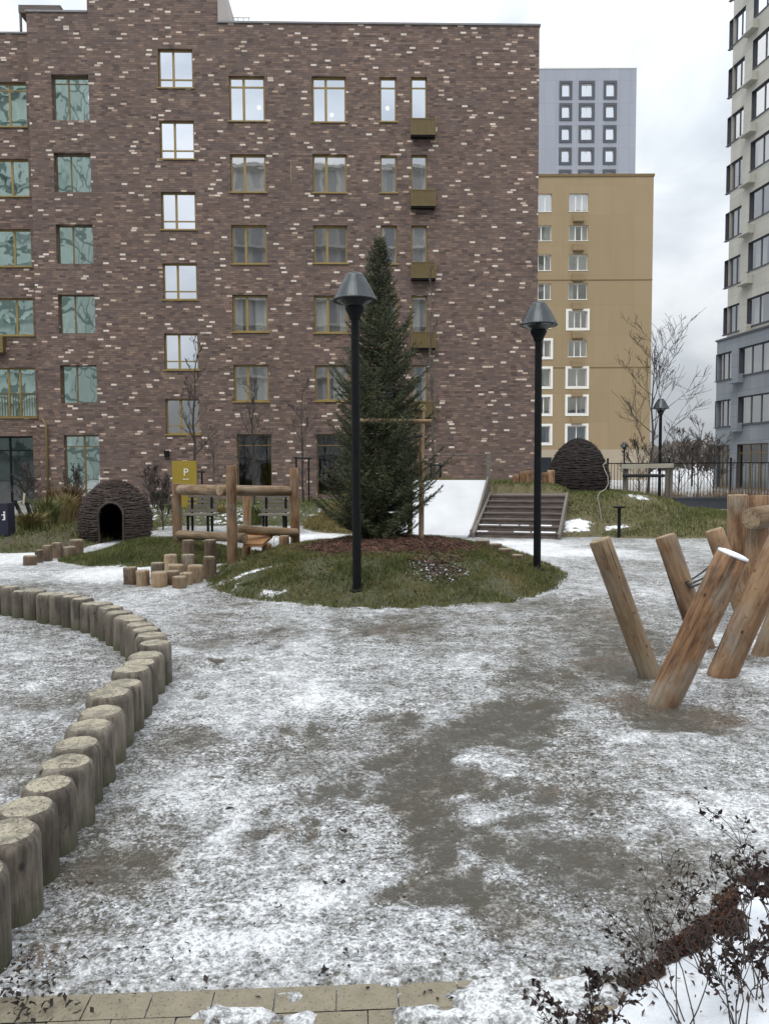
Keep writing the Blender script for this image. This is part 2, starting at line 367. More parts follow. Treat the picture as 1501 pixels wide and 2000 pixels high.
def h_lawn(x, y):
    d = rbox(x, y, -3.5, 25.5, 3.2, 3, 0) + .3 * fbm(x * .5, y * .5, 11); return .36 * (1 - ss(0, 1.8, d)) - .06 * ss(1.7, 1.9, d)
def h_leftbed(x, y):
    d = rbox(x, y, -9.2, 18.0, 1.8, 2.2, 0) + .3 * fbm(x * .7, y * .7, 21); return .26 * (1 - ss(0, 1.6, d)) - .06 * ss(1.5, 1.7, d)

# ------------------------------------------------------------------ ground
def lines(a, segs):
    out = [a]
    for end, step in segs:
        while out[-1] < end - 1e-6: out.append(min(out[-1] + step, end))
    return out
gx = lines(-900, [(-100, 100), (-20, 10), (-5.5, .6), (-3.2, .09), (3.4, .045), (5.5, .09), (20, .6), (100, 10), (900, 100)])
gy = lines(-200, [(-10, 20), (1.4, .8), (1.9, .05), (2.6, .016), (6.5, .045), (10, .07), (16, .12), (30, .4), (60, 3), (200, 20), (1500, 130)])
def gpt(px, py, hf):                              # sight line meets a mound
    d = ray(px, py); k = 4.0
    while k < 60:
        p = CAM + d * k
        if p.z <= max(0, hf(p.x, p.y)): return p
        k += .01
    return gp(px, py)
def blob(x, y, px, py, rx, ry, soft=.6):         # soft ellipse set out from a spot on the ground
    c = BC.get((px, py))
    if c is None: c = BC[(px, py)] = gp(px, py)
    r = math.hypot((x - c.x) / rx, (y - c.y) / ry); return 1 - ss(1 - soft, 1, r)
BC = {}
DARK = [(1010, 1375, .34, .3), (960, 1415, .34, .3), (770, 1545, .22, .2), (760, 1480, .14, .14), (880, 1520, .2, .2), (820, 1650, .22, .26), (790, 1740, .15, .12), (900, 1745, .2, .12), (1020, 1620, .16, .14), (1030, 1700, .16, .12), (985, 1395, .30, .30), (900, 1440, .22, .28), (860, 1490, .24, .30), (810, 1530, .20, .22), (800, 1590, .17, .16), (840, 1650, .20, .2), (800, 1700, .14, .12), (860, 1730, .14, .10), (980, 1690, .18, .14), (960, 1650, .12, .1), (915, 1560, .14, .10), (985, 1530, .13, .10), (940, 1455, .25, .2), (1020, 1400, .2, .18),
        (620, 1535, .09, .08), (575, 1560, .05, .05), (280, 1800, .09, .05), (1300, 1400, .42, .35), (1230, 1310, .4, .5), (560, 1610, .06, .05), (720, 1560, .12, .1)]
GREYB = [(850, 1215, 1.6, .8), (1000, 1450, 1.2, 1.0), (250, 1650, .35, .6), (720, 1420, .4, .5), (500, 1240, .6, .5), (1250, 1700, .4, .3), (1100, 1330, .7, .6), (1150, 1240, 1.0, 1.3), (760, 1235, .8, 1.0), (1300, 1270, 1.1, .9), (1050, 1180, 1.2, 1.2), (150, 1690, .25, .3), (100, 1830, .2, .2), (1180, 1560, .4, .5), (1150, 1700, .3, .3), (60, 1480, .6, .5), (430, 1200, .4, .3), (1000, 1780, .3, .2), (330, 1450, .3, .5), (80, 1380, .8, .5)]
WHITE = [(520, 1370, .9, 1.0), (420, 1560, .5, .6), (930, 1300, .6, .4), (260, 1120, 2.2, 1.2), (30, 1090, 2.0, 2.0), (1020, 1065, 1.6, 1.6), (960, 1500, .22, .12), (950, 1615, .16, .13), (350, 1280, .5, .5), (1200, 1440, .3, .15), (1470, 1620, .4, .5), (600, 1750, .4, .3), (1460, 1320, .3, .3), (250, 1235, .3, .3), (620, 1050, 1.6, 1.5), (1350, 1000, 2.6, 4.5), (170, 1060, 1.2, 1.2), (1400, 1250, .5, .5), (470, 1900, .5, .2), (1120, 1080, 1.6, 1.2), (470, 1085, .6, 1.5)]
pA, pB = gp(60, 1947), gp(1200, 1906); ux = (pB - pA).normalized(); uy = Vector((ux.y, -ux.x, 0))
SP = [(480, 1992, .10, .05), (420, 1990, .06, .05), (830, 1985, .13, .07), (1010, 1950, .22, .07), (1080, 1990, .16, .08), (600, 2010, .08, .05), (760, 1920, .07, .03), (950, 1990, .2, .08), (920, 1935, .10, .04), (1050, 1950, .24, .09), (1150, 1940, .14, .08), (560, 1945, .05, .03), (350, 1940, .06, .02)]
rf = random.Random(31); FEET = [(rf.uniform(-.25, .35) * yy, yy, math.cos(aa), math.sin(aa)) for yy, aa in [(rf.uniform(2.7, 7.5), rf.gauss(1.3, .5)) for _ in range(44)]]
def on_pave(x, y): return (x - pA.x) * uy.x + (y - pA.y) * uy.y
def pave_ice(x, y):
    wx = x + .05 * fbm(x * 7, y * 7, 3) + .02 * fbm(x * 22, y * 22, 1); wy = y + .05 * fbm(x * 7, y * 7, 8) + .02 * fbm(x * 22, y * 22, 6)
    return max(blob(wx, wy, a, b_, cc, dd, .5) for (a, b_, cc, dd) in SP)
def snow_amt(x, y):
    if y > 60 or abs(x) > 40: return .75
    wx = x + .22 * fbm(x * 1.6, y * 1.6, 1.5) + .05 * fbm(x * 8, y * 8, 4); wy = y + .22 * fbm(x * 1.6, y * 1.6, 7.5) + .05 * fbm(x * 8, y * 8, 9)
    v = .52 + .22 * fbm(x * .9, y * .55, 2.2) + .17 * fbm(x * 3.5, y * 3.0, 5)
    for (a, b, c, d) in GREYB: v -= .22 * blob(wx, wy, a, b, c, d, .9)
    for (a, b, c, d) in WHITE: v += (.52 if b < 1130 else .30) * blob(wx, wy, a, b, c, d, .75)
    k = 0
    for (a, b, c, d) in DARK: k = max(k, blob(wx, wy, a, b, c, d, .45))
    for (a, b, c, d) in ((960, 1500, .24, .12), (950, 1615, .17, .12), (1090, 1530, .2, .2)): k *= 1 - blob(wx, wy, a, b, c, d, .4)
    if y < 8:
        for (fx, fy, c_, s__) in FEET:
            dx, dy = x - fx, y - fy
            if abs(dx) < .16 and abs(dy) < .16:
                u_, w_ = dx * c_ + dy * s__, -dx * s__ + dy * c_
                v -= .30 * (1 - ss(.6, 1.1, math.hypot(u_ / .135, w_ / .05)))
    return max(0, min(1.1, v * (1 - k) + .04 * k))
def litter_amt(x, y):
    v = 0
    for (a, b, c, d) in ((1240, 1370, .55, .55), (1330, 1560, .25, .2), (1180, 1290, .6, .6), (1200, 1200, .6, .8), (1400, 1400, .5, .4), (760, 1230, .5, .5), (130, 1720, .15, .3), (70, 1870, .2, .15), (560, 1620, .15, .12), (1080, 1540, .2, .15), (1260, 1500, .2, .2)):
        v = max(v, blob(x, y, a, b, c, d, .95))
    return v * (.6 + .5 * fbm(x * 4, y * 4, 3))
g = MB(); ns = []; nl = []
for y in gy:
    for x in gx:
        s_ = snow_amt(x, y)
        z = 0
        if 1.4 < y < 14 and -5.5 < x < 5.5:
            z = .026 * (s_ - .5) + .014 * fbm(x * 5, y * 5, 3) + .006 * fbm(x * 20, y * 20, 1) * s_
            c = gp(378, 1297); z += .07 * max(0, 1 - ((x - c.x) / .22) ** 2 - ((y - c.y) / .22) ** 2)
            op = on_pave(x, y)
            if y < 3 and op > -.08:
                pi_ = pave_ice(x, y) if op > -.01 else 0
                k_ = ss(-.014, .012, op + .008 * fbm(x * 9, y * 9, 2)); z = max(z, .012) * (1 - k_) + k_ * (-.012 + .034 * min(1, pi_ * 1.6) + .004 * fbm(x * 25, y * 25, 3)); s_ = max(s_, .75 * pi_ * k_ + .1)
        else: z = -.0
        g.vert((x, y, z)); ns.append(s_); nl.append(litter_amt(x, y) if (y < 16 and abs(x) < 6) else 0)
nx = len(gx)
for j in range(len(gy) - 1):
    for i in range(nx - 1): g.face((j * nx + i, j * nx + i + 1, (j + 1) * nx + i + 1, (j + 1) * nx + i))
g.a = {'snow': ns, 'litter': nl}
t = NT('icy snow ground'); p = t.pos()
s_ = t.attr('snow')
fine = t.noise(p, 42, 4, .7); fine2 = t.noise(p, 130, 2, .6); med = t.noise(p, 9, 5, .6); streak = t.noise(t.mapping(p, (.5, 1.5, 1)), 16, 4, .65)
grain = t.vor(p, 60); 
v = t.math('ADD', s_, t.math('MULTIPLY', t.math('SUBTRACT', fine, .5), 1.6))
v = t.math('ADD', v, t.math('MULTIPLY', t.math('SUBTRACT', fine2, .5), .85))
v = t.math('ADD', v, t.math('MULTIPLY', t.math('SUBTRACT', med, .5), 1.25))
v = t.math('ADD', v, t.math('MULTIPLY', t.math('SUBTRACT', streak, .5), .5))
def cellr(scale):
    nd = t.n('ShaderNodeTexVoronoi'); t.link(p, nd.inputs['Vector']); nd.inputs['Scale'].default_value = scale
    sx_ = t.n('ShaderNodeSeparateXYZ'); t.link(nd.outputs['Color'], sx_.inputs[0]); return sx_.outputs[0]
smooth_ = t.mr(t.noise(p, 1.7, 3), .42, .60, 1., .45)
gr = t.math('ADD', t.math('MULTIPLY', t.math('SUBTRACT', cellr(62), .5), .52), t.math('MULTIPLY', t.math('SUBTRACT', cellr(118), .5), .42))
v = t.math('ADD', v, t.math('MULTIPLY', t.math('MULTIPLY', gr, smooth_), t.mr(s_, .08, .4)))
c = t.ramp(v, [(.03, (.085, .080, .066)), (.20, (.115, .109, .094)), (.36, (.19, .186, .176)), (.54, (.33, .335, .335)), (.76, (.52, .53, .54)), (1.0, (.80, .81, .82))])
c = t.mix(t.math('MULTIPLY', t.mr(s_, .5, .2), t.mr(t.noise(p, 2.2, 4), .4, .6, 0, .55)), c, t.mix(1., c, (.86, .76, .62), 'MULTIPLY'))
lit = t.attr('litter')
lf = t.mr(t.math('ADD', t.math('MULTIPLY', lit, .75), t.math('MULTIPLY', t.math('SUBTRACT', t.noise(p, 45, 4, .75), .5), 1.8)), .28, .5)
c = t.mix(t.math('MULTIPLY', lf, t.mr(lit, 0, .25)), c, t.ramp(t.noise(p, 90, 1), [(.35, (.045, .033, .025)), (.5, (.11, .083, .06)), (.65, (.2, .16, .12))]))
spk = t.mr(t.vor(p, 23), .05, .09)
spn = t.mr(t.noise(p, 5, 1), .52, .56)
c = t.mix(t.math('MULTIPLY', t.math('SUBTRACT', 1., spk), spn), c, (.06, .05, .043))
rough = t.math('MULTIPLY', t.mr(v, 0., .8, .30, .65), t.mr(t.noise(p, 1.3, 4), .4, .62, .5, 1.))
h = t.math('ADD', t.math('MULTIPLY', v, .7), t.math('MULTIPLY', fine2, .5))
M['ground'] = t.pbr(c, rough, 0, t.bump(h, .6, .02), spec=.45)
tag(g.build('ground', M['ground'], smooth=True), kind='structure')

# soil under grass
def soil_mat(name, base1, base2):
    t = NT(name); p = t.pos()
    s_ = t.math('ADD', t.attr('snow'), t.math('MULTIPLY', t.math('SUBTRACT', t.noise(p, 5, 6, .7), .5), 1.4))
    mu = t.math('ADD', t.attr('mulch'), t.math('MULTIPLY', t.math('SUBTRACT', t.noise(p, 6, 5, .7), .5), .7))
    c = t.mix(t.mr(t.noise(p, 14, 5, .7), .35, .65), base1, base2)
    c = t.mix(t.mr(mu, .45, .6), c, t.ramp(t.noise(p, 45, 3, .7), [(.35, (.022, .014, .011)), (.5, (.06, .035, .025)), (.65, (.13, .08, .055))]))
    c = t.mix(t.mr(s_, .55, .7), c, (.76, .78, .82))
    return t.pbr(c, .85, 0, t.bump(t.noise(p, 60, 4, .7), .6, .02))
M['soil'] = soil_mat('turf soil', (.04, .045, .02), (.085, .08, .035))
M['drysoil'] = soil_mat('dry turf soil', (.07, .065, .028), (.13, .105, .05))

def patch(name, xr, yr, st, hf, mat, snowf=lambda x, y: 0, mulchf=lambda x, y: 0):
    b = MB(); nx = int((xr[1] - xr[0]) / st) + 1; ny = int((yr[1] - yr[0]) / st) + 1; sn = []; mu = []
    for j in range(ny):
        for i in range(nx):
            x = xr[0] + i * st; y = yr[0] + j * st
            b.vert((x, y, hf(x, y))); sn.append(snowf(x, y)); mu.append(mulchf(x, y))
    for j in range(ny - 1):
        for i in range(nx - 1):
            q = (j * nx + i, j * nx + i + 1, (j + 1) * nx + i + 1, (j + 1) * nx + i)
            if max(b.v[k][2] for k in q) > -.045: b.face(q)
    b.a = {'snow': sn, 'mulch': mu}
    return b.build(name, mat, smooth=True)
def blades(name, xr, yr, n, hf, mat, hmin, hmax, keep, wid=.008, lean=.5, zmin=.0):
    b = MB(); k = 0; tries = 0
    while k < n and tries < n * 8:
        tries += 1
        x = rnd.uniform(*xr); y = rnd.uniform(*yr); z = hf(x, y)
        if z < zmin: continue
        z = max(z, 0.)
        kp = keep(x, y)
        if rnd.random() > kp: continue
        k += 1
        a = rnd.uniform(0, 6.283); hh = rnd.uniform(hmin, hmax) * (.5 + .5 * kp) * (1 + .5 * fbm(x * 2, y * 2, 9)); l = rnd.uniform(0, lean) * hh; la = rnd.uniform(0, 6.283)
        dx, dy = math.cos(a) * wid, math.sin(a) * wid
        b.poly([(x - dx, y - dy, z - .01), (x + dx, y + dy, z - .01), (x + math.cos(la) * l, y + math.sin(la) * l, z + hh)])
    return tag(b.build(name, mat), kind='stuff')

TREE = Vector((-.06, 12.0, 0)); TREE.z = h_island(-.06, 12.0)
def island_mulch(x, y):
    c = .95 * (1 - ss(.9, 1.75, math.hypot((x - .1) / 1.0, (y - 11.55) / .75)))
    q = math.hypot((x - .75) / .55, (y - 9.9) / .55)
    return max(c, .62 * (1 - ss(.3, 1.2, q)))
def island_snow(x, y):
    v = 0
    q = math.hypot((x - .62) / .3, (y - 9.7) / .35); v = max(v, .42 * (1 - ss(.2, 1.1, q)))
    v = max(v, .55 * ss(.80, .98, math.hypot((x - .12) / 2.62, (y - 11.75) / 3.15)) * (1 if x < -.6 else .55) * (.7 + .8 * fbm(x * 2.5, y * 2.5, 4)))
    q = math.hypot((x + 1.9) / .9, (y - 10.3 - .5 * (x + 1.9)) / .22); return max(v, .68 * (1 - ss(.2, 1.1, q)))
tag(patch('grass_island', (-2.9, 3.1), (8.3, 15.2), .07, h_island, M['soil'], island_snow, island_mulch), kind='structure')
blades('straw_grass', (-2.8, 3.0), (8.4, 14.6), 11000, h_island, M['drygrass'], .02, .065, lambda x, y: max(0, (1 - min(1, 1.2 * island_mulch(x, y))) * (.45 + 1.3 * fbm(x * 1.3, y * 1.3, 12))), .006, 1.6, -.052)
blades('island_grass', (-2.8, 3.0), (8.4, 14.6), 52000, h_island, M['grass'], .03, .075, lambda x, y: (1 - min(1, 1.35 * island_mulch(x, y))) * min(1, max(.12, .75 + 1.1 * fbm(x * 1.8, y * 1.8, 3))) * (1 - min(1, 1.1 * island_snow(x, y))), .007, .9, -.052)
def hill_snow(x, y):
    return .78 * max(1 - ss(.1, 1, math.hypot((x - 4.35) / .9, (y - 17.5) / .8)), .9 * (1 - ss(.1, 1, math.hypot((x - 5.3) / .8, (y - 17.4) / .35))), .8 * (1 - ss(.2, 1, math.hypot((x - 6.3) / .7, (y - 19) / .7))))
tag(patch('slide_hill', (-4, 12), (15.5, 26.5), .13, h_hill, M['drysoil'], hill_snow, lambda x, y: .5 * (1 - ss(0, .5, abs(y - 17 - .15 * (x - 6))))), kind='structure')
tag(patch('grass_mound', (-6.2, -1.6), (11.5, 15.8), .08, h_leftmound, M['soil'], lambda x, y: .7 * (1 - ss(.0, .7, math.hypot((x + 4.6) / 1.6, (y - 12.3) / .45)))), kind='structure')
blades('mound_grass', (-6.2, -1.6), (11.5, 15.6), 26000, h_leftmound, M['grass'], .03, .08, lambda x, y: .25 + .75 * ss(.0, .6, math.hypot((x + 4.6) / 1.6, (y - 12.3) / .45)), .008, .8)
tag(patch('lawn', (-9, 2), (20, 31), .25, h_lawn, M['soil'], lambda x, y: .45 + .3 * fbm(x * .6, y * .6, 2)), kind='structure')
blades('lawn_grass', (-8.5, 1.5), (20.5, 30), 16000, h_lawn, M['grass'], .05, .13, lambda x, y: .5 + .5 * fbm(x, y, 4), .014, .8)
tag(patch('planting_bed', (-13, -5.5), (13.8, 22.5), .2, h_leftbed, M['soil'], lambda x, y: .35 * (1 - ss(14.5, 16.2, y)), lambda x, y: .5), kind='structure')
blades('bed_grass', (-12.8, -5.8), (14, 22), 16000, h_leftbed, M['grass'], .05, .16, lambda x, y: .5 + .5 * fbm(x, y, 6), .012, .9)

# ------------------------------------------------------------------ facades
class Facade:
    def __init__(s, o, sd): s.o = Vector(o); s.s = Vector(sd).normalized(); s.n = Vector((s.s.y, -s.s.x, 0))
    def pt(s, a, z, d=0): return Vector((s.o.x, s.o.y, 0)) + s.s * a + s.n * d + Vector((0, 0, z))
    def px(s, px, py, d=0):
        r = ray(px, py); o = s.o + s.n * d; k = (o - CAM).dot(s.n) / r.dot(s.n); p = CAM + r * k
        return (Vector((p.x - s.o.x, p.y - s.o.y, 0)).dot(s.s), p.z)
    def box(s, mb, s0, s1, z0, z1, d0, d1, mi=0):
        P = s.pt
        return mb.hexa([P(s0, z0, d1), P(s1, z0, d1), P(s1, z0, d0), P(s0, z0, d0), P(s0, z1, d1), P(s1, z1, d1), P(s1, z1, d0), P(s0, z1, d0)], mi)
def wall_holes(mb, FA, s0, s1, z0, top, holes, depth, room=0., mi=0, ri=1, tops=None, rev=None):
    """front skin with openings; tops = [(s_from, s_to, z)] for a stepped roofline"""
    tops = tops or [(s0, s1, top)]
    S = sorted({s0, s1} | {h[0] for h in holes} | {h[1] for h in holes} | {a for t_ in tops for a in t_[:2]})
    Z = sorted({z0} | {h[2] for h in holes} | {h[3] for h in holes} | {t_[2] for t_ in tops})
    S = [a for a in S if s0 - 1e-6 <= a <= s1 + 1e-6]; Z = [a for a in Z if a >= z0]
    P = FA.pt
    for i in range(len(S) - 1):
        sm = (S[i] + S[i + 1]) / 2
        tp = max([t_[2] for t_ in tops if t_[0] <= sm <= t_[1]] or [top])
        run = None
        for j in range(len(Z) - 1):
            zm = (Z[j] + Z[j + 1]) / 2
            solid = zm < tp and not any(h[0] < sm < h[1] and h[2] < zm < h[3] for h in holes)
            if solid and run is None: run = Z[j]
            if run is not None and (not solid or j == len(Z) - 2):
                e = Z[j + 1] if solid else Z[j]
                mb.poly([P(S[i], run), P(S[i + 1], run), P(S[i + 1], e), P(S[i], e)], mi); run = None
    for (a, b, c, d) in [h[:4] for h in holes]:
        for q in ([P(a, c, 0), P(a, c, -depth), P(a, d, -depth), P(a, d, 0)], [P(b, c, -depth), P(b, c, 0), P(b, d, 0), P(b, d, -depth)],
                  [P(a, d, -depth), P(b, d, -depth), P(b, d, 0), P(a, d, 0)], [P(a, c, 0), P(b, c, 0), P(b, c, -depth), P(a, c, -depth)]): mb.poly(q, mi if rev is None else rev)
        if room:
            dd = depth + room; e = .25
            for q in ([P(a, c, -depth), P(a - e, c - e, -dd), P(a - e, d + e, -dd), P(a, d, -depth)], [P(b, c, -depth), P(b + e, c - e, -dd), P(b + e, d + e, -dd), P(b, d, -depth)],
                      [P(a, d, -depth), P(b, d, -depth), P(b + e, d + e, -dd), P(a - e, d + e, -dd)], [P(a, c, -depth), P(b, c, -depth), P(b + e, c - e, -dd), P(a - e, c - e, -dd)],
                      [P(a - e, c - e, -dd), P(b + e, c - e, -dd), P(b + e, d + e, -dd), P(a - e, d + e, -dd)]): mb.poly(q, ri)
def window(parent, FA, s0, s1, z0, z1, fm, gm, mull=(.42,), trans=None, ft=.06, dep=-.16, sill=True, sm=None, curtain=None, lamp=False, name='window', outer=None, thick=.06):
    """frame mesh = the window; pane, sill, curtain are its sub-parts"""
    mb = MB(); B = FA.box; e = .004
    a, b, c, d = s0 + e, s1 - e, z0 + e, z1 - e; d0, d1 = dep - thick, dep
    B(mb, a, a + ft, c, d, d0, d1); B(mb, b - ft, b, c, d, d0, d1); B(mb, a + ft, b - ft, c, c + ft, d0, d1); B(mb, a + ft, b - ft, d - ft, d, d0, d1)
    for q in mull:
        x = s0 + (s1 - s0) * q; B(mb, x - ft * .75, x + ft * .75, c + ft, d - ft, d0 + .002, d1 - .003)
    if trans:
        zt = z0 + (z1 - z0) * trans; B(mb, a + ft, b - ft, zt - ft * .45, zt + ft * .45, d0 + .004, d1 - .006)
    o = mb.build(name, fm, parent, loc=FA.pt((s0 + s1) / 2, z0))
    MB().poly([FA.pt(a + ft * .5, c + ft * .5, d0 + .03), FA.pt(b - ft * .5, c + ft * .5, d0 + .03), FA.pt(b - ft * .5, d - ft * .5, d0 + .03), FA.pt(a + ft * .5, d - ft * .5, d0 + .03)]).build('pane', gm, o)
    if sill:
        B(MB(), s0 - .06, s1 + .06, z0 - .05, z0 + .002, -.14, .05).build('sill', sm or fm, o)
    if outer:
        k, om, pr = outer; q = MB()
        B(q, s0 - k, s0, z0 - k, z1 + k, -.03, pr); B(q, s1, s1 + k, z0 - k, z1 + k, -.03, pr); B(q, s0, s1, z1, z1 + k, -.03, pr); B(q, s0, s1, z0 - k, z0, -.03, pr)
        q.build('surround', om, o)
    if curtain:
        kc = rnd.random()
        for (q0, q1) in (((.03, rnd.uniform(.12, .42)), (rnd.uniform(.6, .85), .97)) if kc < .5 else (((.03, rnd.uniform(.3, .6)),) if kc < .65 else (((rnd.uniform(.4, .7), .97),) if kc < .8 else ((.03, .97),)))):
            q = MB(); n = 14; r = []
            for k in range(n + 1):
                x = s0 + (s1 - s0) * (q0 + (q1 - q0) * k / n); dd = dep - .32 + .03 * math.sin(k * 2.3 + s0)
                r.append((q.vert(FA.pt(x, z0, dd)), q.vert(FA.pt(x, z1, dd))))
            for k in range(n): q.face((r[k][0], r[k + 1][0], r[k + 1][1], r[k][1]))
            q.build('curtain', curtain, o, smooth=True)
    if lamp:
        MB().lathe(FA.pt(s0 + (s1 - s0) * lamp[0], z0 + (z1 - z0) * lamp[1], dep - .9), [(.005, -.09), (.06, -.06), (.09, 0), (.06, .06), (.005, .09)], 12).build('ceiling_lamp', M['lampglow'], o)
    return o

# ---- brown brick apartment house
FB = Facade((0, 33, 0), (math.cos(R(1.5)), math.sin(R(1.5)), 0))
house = empty('brick_house', FB.pt(-4, 0, -4), 'brown brick apartment house with scattered cream bricks and ochre window frames', 'building')
sx = lambda p, y=480, d=0: FB.px(p, y, d)[0]
zz = lambda p, x=480, d=0: FB.px(x, p, d)[1]
cols = []
def col(x0, x1, yref, rows, xref, kind): cols.append((sx(x0, yref), sx(x1, yref), [(zz(b, xref), zz(a, xref)) for a, b in rows], kind))
col(110, 182, 480, [(145, 235), (298, 375), (438, 515), (575, 651), (713, 788)], 140, 'wavy')
col(315, 382, 410, [(95, 171), (235, 310), (375, 448), (514, 585), (651, 722), (779, 848)], 345, 'sky')
col(452, 521, 480, [(148, 236), (301, 375), (439, 515), (576, 648), (712, 784)], 485, 'std')
col(612, 678, 480, [(149, 238), (301, 376), (440, 514), (577, 650), (713, 783)], 645, 'std')
col(743, 775, 480, [(150, 237), (303, 376), (440, 515), (577, 650), (713, 785)], 757, 'nar')
col(803, 834, 480, [(150, 237), (302, 375), (440, 515), (577, 650), (713, 785)], 817, 'bas')
ground_w = [(sx(126, 900), sx(195, 900), zz(972, 160), zz(850, 160)), (sx(463, 900), sx(531, 900), zz(968, 495), zz(848, 495)), (sx(618, 900), sx(690, 900), zz(968, 650), zz(848, 650)), (sx(750, 900), sx(815, 900), zz(968, 780), zz(848, 780))]
holes = [(a, b, c, d) for (a, b, rows, k) in cols for (c, d) in rows] + ground_w
SL, SR = sx(66, 480), sx(1050, 480)
tops = [(SL, sx(170, 20), zz(24, 110)), (sx(170, 20), sx(424, 20), zz(-60, 300)), (sx(424, 20), SR, zz(48, 740))]
wm = MB()
wall_holes(wm, FB, SL, SR, -.2, tops[2][2], holes, .24, 1.6, tops=tops)
P = FB.pt
for (a, b, z) in tops: wm.poly([P(a, z), P(b, z), P(b, z, -13), P(a, z, -13)])
wm.poly([P(SR, -.2), P(SR, -.2, -13), P(SR, tops[2][2], -13), P(SR, tops[2][2])])
wm.poly([P(SL, -.2), P(SL, -.2, -13), P(SL, tops[0][2], -13), P(SL, tops[0][2])])
wm.poly([P(tops[1][0], tops[0][2]), P(tops[1][0], tops[0][2], -13), P(tops[1][0], tops[1][2], -13), P(tops[1][0], tops[1][2])])
wm.poly([P(tops[1][1], tops[2][2]), P(tops[1][1], tops[2][2], -13), P(tops[1][1], tops[1][2], -13), P(tops[1][1], tops[1][2])])
wm.poly([P(SL, -.2, -13), P(SR, -.2, -13), P(SR, tops[2][2], -13), P(SL, tops[2][2], -13)])
wm.build('wall', [M['brick'], M['room']], house)
fl = MB()
for k, (a, b, z) in enumerate(tops): FB.box(fl, a - (.04 if k == 0 else -.003), b + (.05 if k == 2 else -.003), z + .003, z + .075, -.45, .045)
fl.build('roof_flashing', M['flash'], house)
# pale metal flank of the roof block, slanting
a = tops[1][1]; z = tops[2][2] + .08
MB().hexa([P(a + .01, z, -.02), P(a + .52, z, -.02), P(a + .52, z, -6), P(a + .01, z, -6), P(a + .01, z + 2.2, -.02), P(a + .10, z + 2.2, -.02), P(a + .10, z + 2.2, -6), P(a + .01, z + 2.2, -6)]).build('roof_side_panel', M['pentmetal'], house)
rl = MB()
for k in range(4): FB.box(rl, a + .55 + k * .22, a + .575 + k * .22, z, z + .42, -.5, -.48)
FB.box(rl, a + .55, a + 1.3, z + .40, z + .425, -.5, -.48); rl.build('roof_railing', M['pentmetal'], house)
pg = MB(); s0, zt = sx(36, 10, -.9), zz(24, 70, -.9); zb = zz(64, 30, -.9)
FB.box(pg, s0 + .0, s0 + 1.75, zt - .02, zt + .30, -2.6, -.9); FB.box(pg, s0 + .02, s0 + .10, zb - .2, zt - .02, -1.0, -.92); FB.box(pg, s0 + 1.62, s0 + 1.7, zb - .2, zt - .02, -1.0, -.92)
pg.build('roof_pergola', M['stairwood'], house)
lampset = {(2, 0): (.75, .55), (3, 0): (.55, .4), (4, 0): (.5, .55)}
for ci, (a, b, rows, kind) in enumerate(cols):
    for ri, (c, d) in enumerate(rows):
        if kind == 'wavy': window(house, FB, a, b, c, d, M['bronze'], M['glass_wavy'], (.42,), .84 if ri == 0 else None, .035, -.2, sill=False, curtain=None)
        elif kind == 'sky': window(house, FB, a, b, c, d, M['ochre'], M['glass_sky'] if ri < 5 else M['glass_clear'], (.42,), .24, .06, -.13)
        elif kind == 'std': window(house, FB, a, b, c, d, M['ochre'], M['glass_sky'] if ri == 0 else (M['glass'] if ri < 2 else M['glass_clear']), (.40,), .78 if ri == 0 else None, .07, -.13, curtain=M['curtain_tan'] if ri == 1 else (M['curtain'] if ri > 2 or rnd.random() < .5 else None), lamp=lampset.get((ci, ri)))
        else: window(house, FB, a, b, c, d, M['ochre'], M['glass_sky'] if ri == 0 else (M['glass'] if ri < 3 else M['glass_clear']), (), .78 if ri == 0 else None, .06, -.13, sill=kind == 'nar', curtain=M['curtain'] if ri in (1, 3, 4) else None, lamp=lampset.get((ci, ri)))
        if kind == 'bas' and ri < 5:
            q = MB(); x0, x1 = a - .03, b + .33; z1_ = c - .005; z0_ = c - .74
            n = 16
            for k in range(n):
                xx = x0 + (x1 - x0) * (k + .5) / n; FB.box(q, xx - .022, xx + .022, z0_ + .1, z1_ - .03, .30, .325)
            for (y0_, y1_) in ((z1_ - .03, z1_), (z0_ + .07, z0_ + .10)): FB.box(q, x0, x1, y0_, y1_, .01, .335)
            FB.box(q, x0, x0 + .03, z0_ + .1, z1_ - .03, .01, .30); FB.box(q, x1 - .03, x1, z0_ + .1, z1_ - .03, .01, .30)
            FB.box(q, x0 + .04, x1 - .04, z0_ + .12, z1_ - .08, .03, .27)
            bo = q.build('air_conditioner_basket', M['bronze'], house)
            r_ = MB(); FB.box(r_, x0 + .02, x1 - .02, z0_, z0_ + .068, .01, .31); r_.build('drip_tray', M['blackmetal'], bo)
for k, (a, b, c, d) in enumerate(ground_w):
    window(house, FB, a, b, c, d, M['bronze'], M['glass_wavy'] if k == 0 else M['glass_dark'], (.55,) if k == 0 else (), .82, .05, -.15, sill=False, curtain=M['green_pane'] if k == 0 else None)
